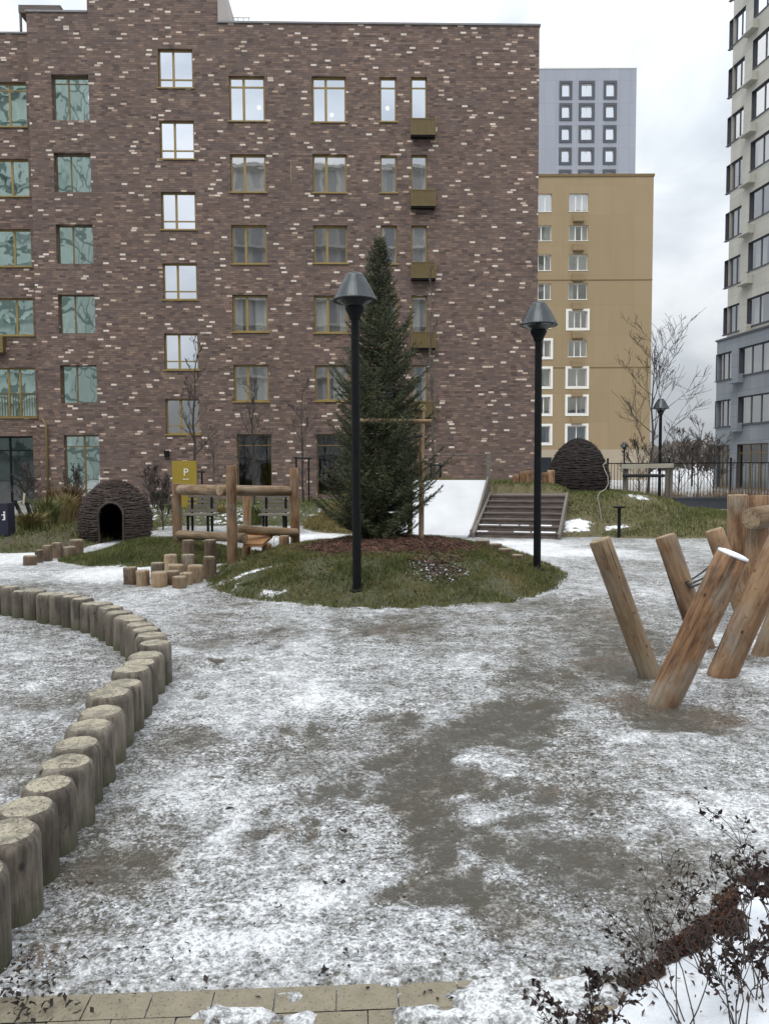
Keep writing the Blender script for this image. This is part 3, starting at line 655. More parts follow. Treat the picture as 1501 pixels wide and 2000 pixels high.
# recessed left wing
D2 = -.7
FW = Facade(FB.pt(0, 0, D2), FB.s)
wx = lambda p, y=480: FW.px(p, y)[0]
wz = lambda p, x=30: FW.px(x, p)[1]
wl0, wl1 = wx(-26), wx(61)
wrows = [(160, 247), (310, 383), (447, 520), (582, 655), (718, 815)]
wh = [(wl0, wl1, wz(b), wz(a)) for a, b in wrows] + [(wx(-60, 900), wx(66, 900), -.1, wz(852))]
wm = MB(); e0 = wx(-420)
wh += [(wl0 - 3.3, wl1 - 3.3, c, d) for (_, _, c, d) in wh[:5]]
wall_holes(wm, FW, e0, SL - .004, -.2, wz(66), wh, .24, 1.6)
zt = wz(66); Q = FW.pt
wm.poly([Q(e0, zt), Q(SL - .004, zt), Q(SL - .004, zt, -12), Q(e0, zt, -12)]); wm.poly([Q(e0, -.2), Q(e0, -.2, -12), Q(e0, zt, -12), Q(e0, zt)])
wm.build('wing_wall', [M['brick'], M['room']], house)
q = MB(); FW.box(q, e0, SL - .01, zt + .003, zt + .07, -.4, .04); q.build('wing_flashing', M['flash'], house)
for k, (a, b, c, d) in enumerate(wh):
    if k == 5: window(house, FW, a, b, c, d, M['blackmetal'], M['glass_dark'], (.3, .62), .8, .06, -.15, sill=False, name='shop_door')
    else: window(house, FW, a, b, c, d, M['ochre'], M['glass_wavy'], (.6,) if k % 6 != 4 else (.36, .62), .84 if k == 0 else None, .06, -.14)
q = MB(); x0, x1 = wl0, wl1 + .12; z0_ = wh[4][2]; z1_ = z0_ + 1.0
for k in range(18): xx = x0 + (x1 - x0) * k / 17; FW.box(q, xx - .008, xx + .008, z0_, z1_, .10, .116)
FW.box(q, x0, x1, z1_, z1_ + .03, .095, .121); q.build('balcony_railing', M['bronze'], house)
q = MB(); FW.box(q, wx(-26, 670), wx(12, 670), wz(690), wz(657) - .05, .01, .3); q.build('air_conditioner_basket', M['bronze'], house)
s_ = sx(94, 900); MB().tube([P(s_, .05, .09), P(s_, zz(830, 94), .09), P(s_ - .15, zz(818, 94), .05)], .05, 10).build('drainpipe', M['bronze'], house, smooth=True)
q = MB(); FB.box(q, sx(322, 888), sx(331, 888), zz(893, 326), zz(880, 326), 0, .12); q.build('wall_camera', M['blackmetal'], house)  # small black camera box on the brick wall
q = MB(); FB.box(q, sx(567.6, 330), sx(568.6, 330), zz(355, 568), zz(314, 568), 0, .006); q.build('hanging_cable', M['curtain_tan'], house)

# ---- tan block
FG = Facade((0, 80, 0), (1, 0, 0))
tan = empty('apartment_block', FG.pt(24, 0, -6), 'tan rendered apartment block with white framed lower windows', 'building')
gs = lambda p: FG.px(p, 600)[0]
gz = lambda p, x=1120: FG.px(x, p)[1]
A = [(378, 413), (440, 470), (497, 528), (553, 585), (608, 641), (665, 697), (720, 755), (775, 808), (832, 865)]
fa = {4, 6, 7, 8}; fb = {5, 6, 7, 8}
gh = []
for k, (a, b) in enumerate(A): gh.append((gs(1109), gs(1146), gz(b), gz(a), k in fa, True)); gh.append((gs(1036), gs(1075), gz(b), gz(a), k in fb, False)); gh.append((gs(960), gs(1000), gz(b), gz(a), False, True))
gm_ = MB(); zt = gz(345); z878 = gz(878)
wall_holes(gm_, FG, gs(880), gs(1272), z878, zt, gh, .3, .8)
G = FG.pt; L_, R_ = gs(880), gs(1272)
gm_.poly([G(L_, zt), G(R_, zt), G(R_, zt, -14), G(L_, zt, -14)]); gm_.poly([G(R_, -.2), G(R_, -.2, -14), G(R_, zt, -14), G(R_, zt)]); gm_.poly([G(L_, -.2), G(L_, -.2, -14), G(L_, zt, -14), G(L_, zt)]); gm_.poly([G(L_, -.2, -14), G(R_, -.2, -14), G(R_, zt, -14), G(L_, zt, -14)])
gm_.build('wall', [M['gold'], M['room']], tan)
q = MB(); FG.box(q, L_ + .01, R_ - .01, -.2, z878 - .003, -1, .05); q.build('base_wall', M['goldbase'], tan)
q = MB(); FG.box(q, L_, R_ + .08, zt + .004, zt + .25, -.6, .08); q.build('roof_flashing', M['joint'], tan)
for yy in (547, 718): q = MB(); FG.box(q, L_, R_ + .02, gz(yy) - .05, gz(yy) + .05, -.02, .03); q.build('wall_joint', M['joint'], tan)
q = MB(); FG.box(q, gs(1052), gs(1078), gz(948), gz(893), .052, .09); q.build('shop_window', M['lens'], tan)
for (a, b, c, d, fr, bas) in gh:
    window(tan, FG, a, b, c, d, M['white_frame'], M['glass'] if rnd.random() < .7 else M['glass_clear'], (.5,) if rnd.random() < .6 else (.35, .68), None, .07, -.18, sill=not fr, outer=(.24, M['white_frame'], .06) if fr else None, curtain=M['curtain'])
    if bas:
        q = MB(); m_ = (a + b) / 2 - .05
        FG.box(q, m_ - .55, m_ + .55, c - 1.05, c - .35, .01, .42)
        for k in range(5): FG.box(q, m_ - .5, m_ + .5, c - .98 + k * .13, c - .93 + k * .13, .42, .44)
        bo = q.build('air_conditioner_basket', M['gold'], tan)
        q = MB(); FG.box(q, m_ - .5, m_ + .5, c - 1.12, c - 1.053, .03, .40); q.build('drip_tray', M['joint'], bo)

# ---- grey tower
FT = Facade((0, 112, 0), (1, 0, 0))
tow = empty('residential_tower', FT.pt(34, 0, -8), 'grey panelled residential tower with dark framed windows behind the tan block', 'building')
tsx = lambda p: FT.px(p, 240)[0]
tz = lambda p: FT.px(1140, p)[1]
th = []
pitch = (tz(158) - tz(288)) / 3
for x0, x1 in ((1094, 1113), (1132, 1157), (1180, 1200)):
    for k in range(7): z1_ = tz(162) - k * pitch - (.0 if k else 0); th.append((tsx(x0) + .15, tsx(x1) - .15, tz(191) - k * pitch + .15 if k == 0 else z1_ - 1.75, z1_ - .1))
tm = MB(); zt = tz(134); T = FT.pt; L_, R_ = tsx(960), tsx(1241)
wall_holes(tm, FT, L_, R_, -.2, zt, th, .3, .8)
tm.poly([T(L_, zt), T(R_, zt), T(R_, zt, -14), T(L_, zt, -14)]); tm.poly([T(R_, -.2), T(R_, -.2, -14), T(R_, zt, -14), T(R_, zt)]); tm.poly([T(L_, -.2), T(L_, -.2, -14), T(L_, zt, -14), T(L_, zt)]); tm.poly([T(L_, -.2, -14), T(R_, -.2, -14), T(R_, zt, -14), T(L_, zt, -14)])
tm.build('wall', [M['tower'], M['room']], tow)
q = MB(); FT.box(q, L_, R_ + .05, zt + .004, zt + .2, -.6, .06); q.build('roof_flashing', M['white_frame'], tow)
for (a, b, c, d) in th: window(tow, FT, a, b, c, d, M['white_frame'], M['glass_sky'], (.5,) if b - a > 1.4 else (), None, .08, -.2, sill=False, outer=(.36, M['greyframe'], .1))

# ---- cream block on the right, seen along its side
c0 = dp(1412, 955, 49.0)
FR = Facade((c0.x, c0.y, 0), (.118, -.993, 0))
FR.n = Vector((FR.s.y, -FR.s.x, 0))
blk = empty('corner_block', FR.pt(4, 0, -6), 'cream panelled apartment block on the right with blue grey lower floors', 'building')
rz_ = lambda p, x=1446: FR.px(x, p)[1]
rs = lambda p, y=400: FR.px(p, y)[0]
floors = [(117, 170), (213, 264), (307, 360), (402, 455), (498, 550), (595, 643), (687, 740), (778, 832)]
z0s = [(rz_(b), rz_(a)) for a, b in floors]; fh = (z0s[0][0] - z0s[7][0]) / 7
z0s = [(z0s[7][0] + k * fh, z0s[7][1] + k * fh) for k in range(11)]
zsplit = rz_(655) ; LOW = .55
c1 = (rs(1416), rs(1447)); c2 = (rs(1462), rs(1462) + 3.1); c3 = (c2[1] + 1.3, c2[1] + 4.2)
rh = []
for k, (a, b) in enumerate(z0s):
    for j, cc in enumerate((c1, c2, c3)):
        rh.append((cc[0], cc[1], a + (.42 if j else 0) * (1 if k > 2 else .1), b + (.42 if j else 0) * (1 if k > 2 else .1), k))
hi = [h for h in rh if h[2] > zsplit]; lo = [h for h in rh if h[3] < zsplit]
zt = z0s[-1][1] + 2.5; E = 16.
rm = MB(); wall_holes(rm, FR, 0, E, zsplit, zt, hi, .24, 1.0, rev=2); X = FR.pt
rm.poly([X(0, zsplit), X(0, zsplit, -12), X(0, zt, -12), X(0, zt)]); rm.poly([X(0, zt), X(E, zt), X(E, zt, -12), X(0, zt, -12)]); rm.poly([X(E, zsplit), X(E, zsplit, -12), X(E, zt, -12), X(E, zt)])
rm.build('wall', [M['cream'], M['room'], M['greyframe']], blk)
FL = Facade(FR.pt(-.35, 0, LOW * .8), FR.s); FL.n = FR.n
lh = [(a + .35, b + .35, c, d, k) for (a, b, c, d, k) in lo]
zg = rz_(868)
lh += [(a + .35, b + .35, .1, zg, -1) for a, b in ((c1[0], c1[1]), (c2[0], c2[1]), (c3[0], c3[1]))]
rm = MB(); wall_holes(rm, FL, 0, E + .35, -.2, zsplit - .12, lh, .28, 1.0, rev=2); X = FL.pt; zt2 = zsplit - .12
rm.poly([X(0, -.2), X(0, -.2, -12), X(0, zt2, -12), X(0, zt2)]); rm.poly([X(0, zt2), X(E, zt2), X(E, zt2, -12), X(0, zt2, -12)])
rm.build('lower_wall', [M['lowgrey'], M['room'], M['greyframe']], blk)
q = MB(); FL.box(q, -.08, E + .3, zt2 + .003, zt2 + .115, -12, .08); q.build('cornice', M['greyframe'], blk)
for (a, b, c, d, k) in hi: window(blk, FR, a, b, c, d, M['greyframe'], M['glass_sky'] if k > 7 else (M['glass'] if k > 5 else M['glass_clear']), (.36, .68), None, .07, -.13, sm=M['greyframe'], curtain=M['curtain'] if k < 7 else None)
for (a, b, c, d, k) in lh: window(blk, FL, a, b, c, d, M['greyframe'] if k >= 0 else M['bronze'], M['glass_clear'] if k >= 0 else M['glass_dark'], (.36, .68), None if k >= 0 else .8, .07, -.16, sm=M['greyframe'], sill=k >= 0, curtain=M['curtain_tan'] if k >= 0 else None)
for k, (a, b) in enumerate(z0s):
    FF, off = (FR, 0) if a > zsplit else (FL, .35)
    q = MB(); s_ = c2[0] - .05 + off; a += .25
    FF.box(q, s_ - .5, s_ + .6, a - .62, a - .54, .005, .42); FF.box(q, s_ + .3, s_ + .58, a - .54, a - .1, .005, .36)
    q.build('air_conditioner_basket', M['cream'] if a > zsplit else M['lowgrey'], blk)

# ---- buildings across the court, seen only in the window panes
def opp(name, label, x0, x1, y, h, mat, depth=12):
    q = MB(); q.box(((x0 + x1) / 2, y - depth / 2, h / 2), (x1 - x0, depth, h)); 
    for k in range(int(h // 3)): q.box(((x0 + x1) / 2, y + .3, k * 3 + 3), (x1 - x0 - 1, .6, .25))
    q.box(((x0 + x1) / 2, y - depth / 2, h + .2), (x1 - x0 + .4, depth + .4, .4))
    tag(q.build(name, mat), label, 'building')
M['oppgrey'] = panel_mat('grey windowed wall', (.40, .40, .40), (.22, .23, .25), 1.7, 3.0, (.50, .48, .45), .25)
M['oppgreen'] = panel_mat('green windowed wall', (.60, .70, .66), (.48, .60, .55), 3.4, 3.2, (.17, .235, .21), .28)
opp('opposite_block', 'grey apartment block across the court reflected in the brick house windows', -18.5, 26, -25, 36, M['oppgrey'])
opp('green_block', 'green apartment block across the court reflected in the left windows', -75, -31.5, -20, 52, M['oppgreen'])

# ------------------------------------------------------------------ logs
def log(name, a, b, r0_, r1_=None, parent=None, mat='pine', endm='pine_end', n=20, snowtop=False, wob=.05):
    a = Vector(a); b = Vector(b); L = (b - a).length; r1_ = r1_ or r0_; sd = rnd.uniform(0, 50)
    mb = MB(); rings = []
    prof = [(0, .0)] + [(L * k / 10, 1.) for k in range(11)] + [(L, .0)]
    bev = min(.02, r0_ * .12)
    zs = [0, bev] + [L * k / 9 for k in range(1, 9)] + [L - bev, L]
    for i, z in enumerate(zs):
        rr = r0_ + (r1_ - r0_) * z / L
        if i in (0, len(zs) - 1): rr -= bev
        rings.append([mb.vert(((rr * (1 + wob * noise.noise(Vector((math.cos(k * 6.283 / n) * 1.2, math.sin(k * 6.283 / n) * 1.2, z * 2 + sd))) * 1.6)) * math.cos(k * 6.283 / n), (rr * (1 + wob * noise.noise(Vector((math.cos(k * 6.283 / n), math.sin(k * 6.283 / n), z * 2 + sd + 9))) * 1.6)) * math.sin(k * 6.283 / n), z)) for k in range(n)])
    for i in range(len(rings) - 1):
        for k in range(n): mb.face((rings[i][k], rings[i][(k + 1) % n], rings[i + 1][(k + 1) % n], rings[i + 1][k]), 0)
    mb.face(rings[0][::-1], 1); mb.face(rings[-1], 1)
    o = mb.build(name, [M[mat], M[endm]], None, loc=(0, 0, 0))
    for p_ in o.data.polygons: p_.use_smooth = p_.material_index == 0
    q = (b - a).normalized().to_track_quat('Z', 'Y')
    o.rotation_mode = 'QUATERNION'; o.rotation_quaternion = q; o.location = a - wl(parent)
    if parent: o.parent = parent
    if snowtop:
        s = MB(); rr = r1_ * .97
        s.lathe((0, 0, L - .004), [(.005, 0), (rr, 0), (rr * .98, .014), (rr * .7, .022), (.005, .026)], 18)
        so_ = s.build('snow_cap', M['snow'], None, smooth=True, loc=(0, 0, 0)); so_.parent = o
    return o

# ---- curved palisade of posts
tops_px = [(-62, 1712), (5, 1628), (52, 1568), (95, 1520), (128, 1482), (150, 1446), (175, 1415), (197, 1383), (214, 1354), (240, 1330), (257, 1308), (272, 1291), (285, 1273), (302, 1256), (296, 1242), (285, 1231), (273, 1221), (261, 1211), (248, 1202), (233, 1194), (216, 1187), (199, 1181), (181, 1175), (161, 1170), (140, 1166), (118, 1162), (94, 1158), (68, 1154), (44, 1151), (20, 1148), (-5, 1146), (-31, 1144)]
HP = .295
pts = [gp(x, y, HP) for x, y in tops_px]
RAD = []
ORD = 'first second third fourth fifth sixth seventh eighth ninth tenth eleventh twelfth thirteenth fourteenth fifteenth sixteenth seventeenth eighteenth nineteenth twentieth'.split()
ORD += ['twenty ' + w_ for w_ in ORD[:9]] + ['thirtieth', 'thirty first', 'thirty second', 'thirty third']
tone = ['grey and brown', 'silvery grey', 'pale tan', 'dark grey', 'greenish grey', 'brownish']
for i, c in enumerate(pts):
    nb = [pts[j] for j in (i - 1, i + 1) if 0 <= j < len(pts)]
    sp = sum((Vector((q.x - c.x, q.y - c.y))).length for q in nb) / len(nb)
    r = max(.085, min(.122, sp * .505)) * rnd.uniform(.94, 1.06); hgt = HP + rnd.uniform(-.022, .018); n = 36
    RAD.append(r); near = pts[i - 1] if i else None
    mb = MB(); rings = []; sd = rnd.uniform(0, 99)
    for (z, ins) in ((-.05, 0), (.1, 0), (.2, 0), (hgt - .04, 0), (hgt - .014, .006), (hgt, .020)):
        ring = []
        for k in range(n):
            a = 2 * math.pi * k / n; rr = (r - ins) * (1 + .045 * noise.noise(Vector((math.cos(a) * 1.5, math.sin(a) * 1.5, z * .8 + sd))))
            x, y = c.x + rr * math.cos(a), c.y + rr * math.sin(a)
            if near is not None:
                rn = RAD[i - 1] + .016 + ins * 1.2
                v_ = Vector((x - near.x, y - near.y))
                if v_.length < rn: v_ = v_.normalized() * rn; x, y = near.x + v_.x, near.y + v_.y
            ring.append(mb.vert((x, y, z + (.006 * noise.noise(Vector((x * 30, y * 30, sd))) if ins else 0))))
        rings.append(ring)
    for u in range(len(rings) - 1):
        for k in range(n): mb.face((rings[u][k], rings[u][(k + 1) % n], rings[u + 1][(k + 1) % n], rings[u + 1][k]), 0)
    mb.face(rings[-1], 1)
    o = mb.build('palisade_post', [M['palis'], M['palis_end']], loc=(c.x, c.y, 0))
    for p_ in o.data.polygons: p_.use_smooth = len(p_.vertices) == 4
    where = 'nearest the camera' if i == 0 else ORD[i] + ' from the near end'
    tag(o, f'weathered wooden post, {where} of the curved log edging', 'post', 'posts of the curved log edging')

# ---- leaning logs on the right
def lean(label, bx, by, tx, ty, d, dtop, mat='pine', snow=False, grp='leaning logs of the climbing trail', r1_=None):
    a = gp(bx, by); b = dp(tx, ty, a.y + dtop); a2 = a - (b - a).normalized() * .12
    return tag(log('leaning_log', a2, b, d / 2, (r1_ or d) / 2, None, mat, snowtop=snow), label, 'log', grp)
lean('slim pale log leaning left, nearest the lamp post, with bare cut top', 1268, 1318, 1170, 1054, .165, .05, 'pine_pale')
lean('thick orange log leaning right with a snow covered cut top', 1294, 1372, 1430, 1084, .205, -.15, 'pine', True)
lean('thick orange log leaning right towards the picture edge', 1408, 1318, 1530, 1050, .21, -.1, 'pine')
lean('brown log leaning left between the slim pale log and the upright posts', 1372, 1262, 1298, 1046, .185, .1, 'pine')
lean('orange log leaning left in front of the upright posts', 1455, 1205, 1393, 1034, .19, .1, 'pine')
lean('short weathered log leaning right at the low right picture edge', 1488, 1278, 1540, 1150, .17, .1, 'pine_pale')
pf = empty('log_gate', gp(1450, 1160), 'upright orange logs carrying a thick horizontal log at the right edge', 'log frame')
a = gp(1440, 1158); log('post', a - Vector((0, 0, .1)), dp(1440, 966, a.y), .13, .125, pf)
a = gp(1483, 1156); log('post', a - Vector((0, 0, .1)), dp(1481, 968, a.y + .15), .13, .125, pf)
a = gp(1474, 1172); log('post', a - Vector((0, 0, .1)), dp(1476, 1020, a.y), .115, .115, pf)
Y = gp(1474, 1172).y; log('beam', dp(1465, 1014, Y - .25), dp(1640, 985, Y + .6), .13, .13, pf, 'pine_pale')
ra = gp(1372, 1262); bp = dp(1610, 1010, Y + .5); log('post', (bp.x, bp.y, -.1), bp, .115, .115, pf)
rp_ = MB()
for (x0, y0, x1, y1) in ((1338, 1138, 1412, 1078), (1342, 1143, 1420, 1092), (1346, 1147, 1426, 1104)):
    A_, B_ = dp(x0, y0, 6.6), dp(x1, y1, 7.7); rp_.tube([A_.lerp(B_, k / 8) - Vector((0, 0, .03 * math.sin(k / 8 * math.pi))) for k in range(9)], .009, 6)
tag(rp_.build('climbing_ropes', M['rope']), 'black ropes strung between two leaning logs', 'rope')

# ---- stumps
def stump(label, x, wpx, yt, yb, grp, mat='stump', name='stump', dz=0):
    c = gp(x, yb, dz); d = wpx / F * c.y; c.y += d * .5
    top = dp(x, yt + wpx * .06, c.y); hh = max(.08, top.z - dz)
    o = log(name, (c.x, c.y, dz - .08), (c.x + rnd.uniform(-.01, .01), c.y, dz + hh), d / 2 * .98, d / 2 * .97, None, mat, 'stump_end', 18)
    return tag(o, label, 'stump', grp)
def c8(x, y): return 220 + x / 3.7525, 880 + y / 3.7525
G1 = 'stepping stumps in front of the log climbing frame'
for lb, x0, x1, yt, yb in (('leftmost low stump of the stepping stumps by the grass mound', 65, 172, 848, 985), ('reddish low stump second from the left of the stepping stumps', 158, 262, 870, 995),
    ('squat stump behind the reddish low stump, against the grass mound', 263, 365, 815, 945), ('broad pale stump at the front of the stepping stumps, third from the left', 268, 390, 880, 1005), ('medium stump beside the left post of the climbing frame', 362, 460, 755, 900),
    ('broad dark stump in the middle of the stepping stumps', 385, 505, 828, 955), ('low stump tucked behind the broad pale front stump', 380, 482, 875, 985), ('smallest pale stump nearest the camera in the stepping stumps', 422, 530, 915, 1012),
    ('small stump right behind the smallest front stump', 480, 580, 890, 990), ('medium stump under the lower beam near the left post', 492, 590, 755, 890), ('tall stump just right of the left climbing frame post', 500, 592, 650, 860),
    ('wide dark stump right of the small front stumps', 535, 652, 832, 972), ('tall brown stump left of the front climbing frame post', 650, 740, 770, 945), ('tallest stump, under the middle of the lower beam', 665, 755, 648, 925)):
    (a, t_), (b, u_) = c8(x0, yt), c8(x1, yb); stump(lb, (a + b) / 2, b - a, t_, u_, G1, 'stump' if rnd.random() < .6 else 'pine_pale')
G2 = 'short log posts stepping up beside the left grass mound'
for lb, x0, x1, yt, yb in (('leftmost low log post beside the snow at the left mound', 185, 310, 955, 1055), ('narrow log post, second from the left by the left mound', 310, 385, 905, 1030), ('brown log post, third from the left by the left mound', 378, 465, 862, 1015),
    ('pale upright log post, middle of the row by the left mound', 460, 555, 838, 990), ('dark wide low log post half sunk in the left mound grass', 555, 680, 872, 985), ('log post nearest the left willow dome', 608, 742, 808, 965)):
    stump(lb, (x0 + x1) / 2 / 4.69, (x1 - x0) / 4.69, 880 + yt / 4.69, 880 + yb / 4.69, G2, 'stump')
G3 = 'dark stepped log posts behind the spruce mound'
for lb, x0, x1, yt, yb in (('dark log post highest of the stepped row by the stairs', 465, 550, 985, 1055), ('dark log post second of the stepped row right of the spruce', 545, 625, 1006, 1080), ('dark log post third of the stepped row right of the spruce', 600, 690, 1036, 1100), ('dark log post lowest and last of the stepped row near the right lamp', 682, 752, 1076, 1128)):
    px_ = 780 + (x0 + x1) / 2 / 3.127; Y_ = {465: 12.35, 545: 11.95, 600: 11.6, 682: 11.2}[x0]; tp = dp(px_, 740 + yt / 3.127, Y_); r_ = (x1 - x0) / 3.127 / F * Y_ / 2
    tag(log('stump', (tp.x, tp.y, h_island(tp.x, tp.y) - .12), (tp.x, tp.y, max(tp.z, h_island(tp.x, tp.y) + .07)), r_, r_, None, 'stump', 'stump_end', 18), lb, 'stump', G3)
stump('small log post right of the climbing frame on the spruce mound edge', 594, 13, 1057, 1088, 'small posts between climbing frame and spruce')
stump('wide low log post between climbing frame and spruce', 625, 30, 1063, 1088, 'small posts between climbing frame and spruce')
G4 = 'orange log seats at the top of the stairs'
for k, (x, wd, yt, lb) in enumerate(((1006, 13, 928, 'left outermost orange upright log at the stair top'), (1019, 13, 921, 'second orange upright log from the left at the stair top'), (1032, 14, 919, 'third orange upright log, just left of the lamp pole'), (1063, 13, 923, 'orange upright log just right of the lamp pole'), (1075, 15, 918, 'orange upright log touching the right willow dome'))):
    c = dp(x, 966, 20.3); r_ = wd / F * 20.3 / 2
    tag(log('stump', (c.x, c.y, .6), (c.x, c.y, dp(x, yt, 20.3).z), r_, r_, None, 'pine', 'stump_end', 14), lb, 'stump', G4)

# ---- log climbing frame
cf = empty('log_climber', gp(455, 1100), 'wooden log climbing frame of round posts and beams left of the spruce', 'climbing frame')
def post(bx, by, ty, d, tx=None):
    a = gp(bx, by); a.y += d / 2; log('post', (a.x, a.y, -.1), dp(tx or bx, ty, a.y), d / 2, d / 2 * .96, cf); return a
p1 = post(345, 1092, 944, .165); p2 = post(452, 1113, 909, .165, 451); p3 = post(576, 1092, 914, .165, 574); p4 = post(482, 1083, 955, .15)
log('beam', dp(352, 957, p1.y - .12), dp(440, 957, p2.y + .15), .088, .088, cf, 'pine_pale')
log('beam', dp(428, 958, p2.y + .06), dp(568, 959, p3.y + .02), .086, .086, cf, 'pine_pale')
log('beam', dp(350, 1044, p1.y - .1), dp(478, 1051, p2.y + .3), .078, .078, cf, 'pine_pale')
log('beam', dp(462, 1034, p2.y + .55), dp(580, 1041, p3.y - .12), .075, .075, cf, 'pine_pale')
log('short_post', gp(521, 1099) - Vector((0, 0, .1)), dp(521, 1062, gp(521, 1099).y), .085, .085, cf); log('short_post', gp(555, 1099) - Vector((0, 0, .1)), dp(555, 1046, gp(555, 1099).y), .085, .085, cf); log('short_post', gp(481, 1097) - Vector((0, 0, .1)), dp(481, 1066, gp(481, 1097).y), .07, .07, cf)
q = MB(); A_ = [dp(475, 1062, 12.35), dp(513, 1062, 12.35), dp(533, 1044, 13.0), dp(482, 1044, 13.0)]
q.hexa([v_ - Vector((0, 0, .05)) for v_ in A_] + A_); q.build('seat_plank', M['orangeplank'], cf)
cr0 = dp(540, 1062, 12.7); q = MB(); q.tube([cr0 + Vector((.05 * math.cos(k * .524), 0, .13 * math.sin(k * .524))) for k in range(13)], .009, 6); q.build('rope_loop', M['white_frame'], cf)

# ------------------------------------------------------------------ lamps
def lamp_at(px, py, z0, label, cat='street lamp', H=4.05):
    b = gpt(px, py, h_island)
    o = empty('street_lamp', b, label, cat, 'black park lamps with conical shades')
    return o, b
def build_lamp(o, b, H):
    q = MB(); q.lathe(b, [(.09, -.05), (.09, .02), (.052, .035), (.049, H - .55)], 20); q.build('pole', M['blackmetal'], o, smooth=False)
    z = H - .55
    MB().lathe(b, [(.05, z), (.062, z + .004), (.075, z + .05), (.11, z + .12), (.115, z + .14), (.05, z + .145)], 28).build('collar', M['blackmetal'], o)
    MB().lathe(b, [(.095, z + .142), (.12, z + .165), (.19, z + .205), (.215, z + .215), (.05, z + .218)], 28).build('lens', M['lens'], o)
    s = MB(); s.lathe(b, [(.2, z + .219), (.255, z + .212), (.262, z + .225), (.25, z + .245), (.17, z + .40), (.118, z + .485), (.108, z + .505), (.085, z + .528), (.04, z + .545), (.004, z + .55)], 40)
    s.build('shade', M['shade'], o)
lp1, b1_ = lamp_at(697, 1155, .10, 'tall black lamp post with conical shade on the grass mound before the spruce')
LH = dp(688, 531, b1_.y).z - b1_.z
build_lamp(lp1, b1_, LH)
def lampcopy(b, label, sc_=1.):
    c = copy_tree(lp1); c.location = b; c.scale = (sc_,) * 3; tag(c, label); return c
lampcopy(gpt(1048, 1112, h_island), 'black lamp post with conical shade between the stairs and the leaning logs')
lampcopy(dp(1286, 1003, 25.0), 'black lamp post behind the bare tree on the right', 1.)
lampcopy(dp(1217, 975, 50.), 'small distant black lamp beyond the fence behind the right willow dome', 1.0)
lampcopy(dp(1350, 965, 56.), 'small distant black lamp beyond the fence near the cream block', 1.0)
q = MB(); b = gp(1208, 1032, .25); q.lathe(b, [(.035, -.2), (.035, .42), (.13, .44), (.135, .47), (.004, .475)], 16); tag(q.build('bollard_light', M['blackmetal']), 'short black mushroom bollard light on the right grass slope', 'bollard light')

# ------------------------------------------------------------------ slide, stairs
ST = .125; RUN = .30; NS = 7
sd_ = Vector((.30, .954, 0)).normalized(); ad = Vector((sd_.y, -sd_.x, 0))
L0 = gp(926, 1049); Wd = 1.86
stx = empty('wooden_stairs', L0 + ad * Wd / 2, 'dark weathered wooden stairs up the hill beside the white slide', 'stairs')
def obx(mb, o, u0, u1, v0, v1, z0, z1, mi=0):
    p = lambda u, v, z: o + ad * u + sd_ * v + Vector((0, 0, z))
    return mb.hexa([p(u0, v0, z0), p(u1, v0, z0), p(u1, v1, z0), p(u0, v1, z0), p(u0, v0, z1), p(u1, v0, z1), p(u1, v1, z1), p(u0, v1, z1)], mi)
for k in range(NS):
    q = MB(); obx(q, L0, .04, Wd - .04, k * RUN - .02, (k + 1) * RUN - .025 + (.0 if k < NS - 1 else 1.2), (k + 1) * ST - .035, (k + 1) * ST)
    o = q.build('step', M['stairwood'], stx)
    q = MB(); obx(q, L0, .05, Wd - .05, k * RUN, k * RUN + .02, k * ST - .1, (k + 1) * ST - .038); q.build('riser', M['stairwood'], o)
    q = MB(); uu = .05
    while uu < Wd - .3:
        ln_ = rnd.uniform(.1, .5)
        if rnd.random() < (.6 if k < 2 else .04): obx(q, L0, uu, min(Wd - .06, uu + ln_), k * RUN - .016, k * RUN + rnd.uniform(.03, .09 if k > 2 else .2), (k + 1) * ST + .001, (k + 1) * ST + .014)
        uu += ln_ + .05
    if q.v: q.build('snow', M['snow'], o)
for u in (-.03, Wd - .03):
    q = MB(); p = lambda v, z: L0 + ad * u + sd_ * v + Vector((0, 0, z)); w_ = ad * .06
    a_, b_, c_, d_ = p(-.15, -.05), p(NS * RUN, NS * ST - .35), p(NS * RUN, NS * ST + .06), p(-.15, .12)
    q.hexa([a_, a_ + w_, b_ + w_, b_, d_, d_ + w_, c_ + w_, c_]); q.build('side_board', M['greywood'], stx)
slx = empty('slide', L0 - ad * 1.2, 'wide white slide running down the hill between the spruce and the wooden stairs', 'slide')
SW = 2.3; prof = []
for k in range(25):
    v = 2.15 * k / 24; prof.append((v, .07 + 1.17 * ss(-.25, 1.0, (v - .15) / 2.15) ** 1.25 if v > .15 else .07))
prof = [(-.32, .06), (-.05, .07)] + [(v, .075 + 1.16 * ((max(0, v - .05)) / 2.1) ** 1.18) for v in [2.15 * k / 20 for k in range(1, 21)]]
q = MB(); O = L0 - ad * (SW + .10); r = []
for v, z in prof:
    p = O + sd_ * v; r.append([q.vert(p + Vector((0, 0, z))), q.vert(p + ad * SW + Vector((0, 0, z))), q.vert(p + ad * SW + Vector((0, 0, z - .05))), q.vert(p + Vector((0, 0, z - .05)))])
for i in range(len(r) - 1):
    for k in range(4): q.face((r[i][k], r[i][(k + 1) % 4], r[i + 1][(k + 1) % 4], r[i + 1][k]))
q.face(r[0][::-1]); q.face(r[-1]); q.build('slide_surface', M['slide'], slx)
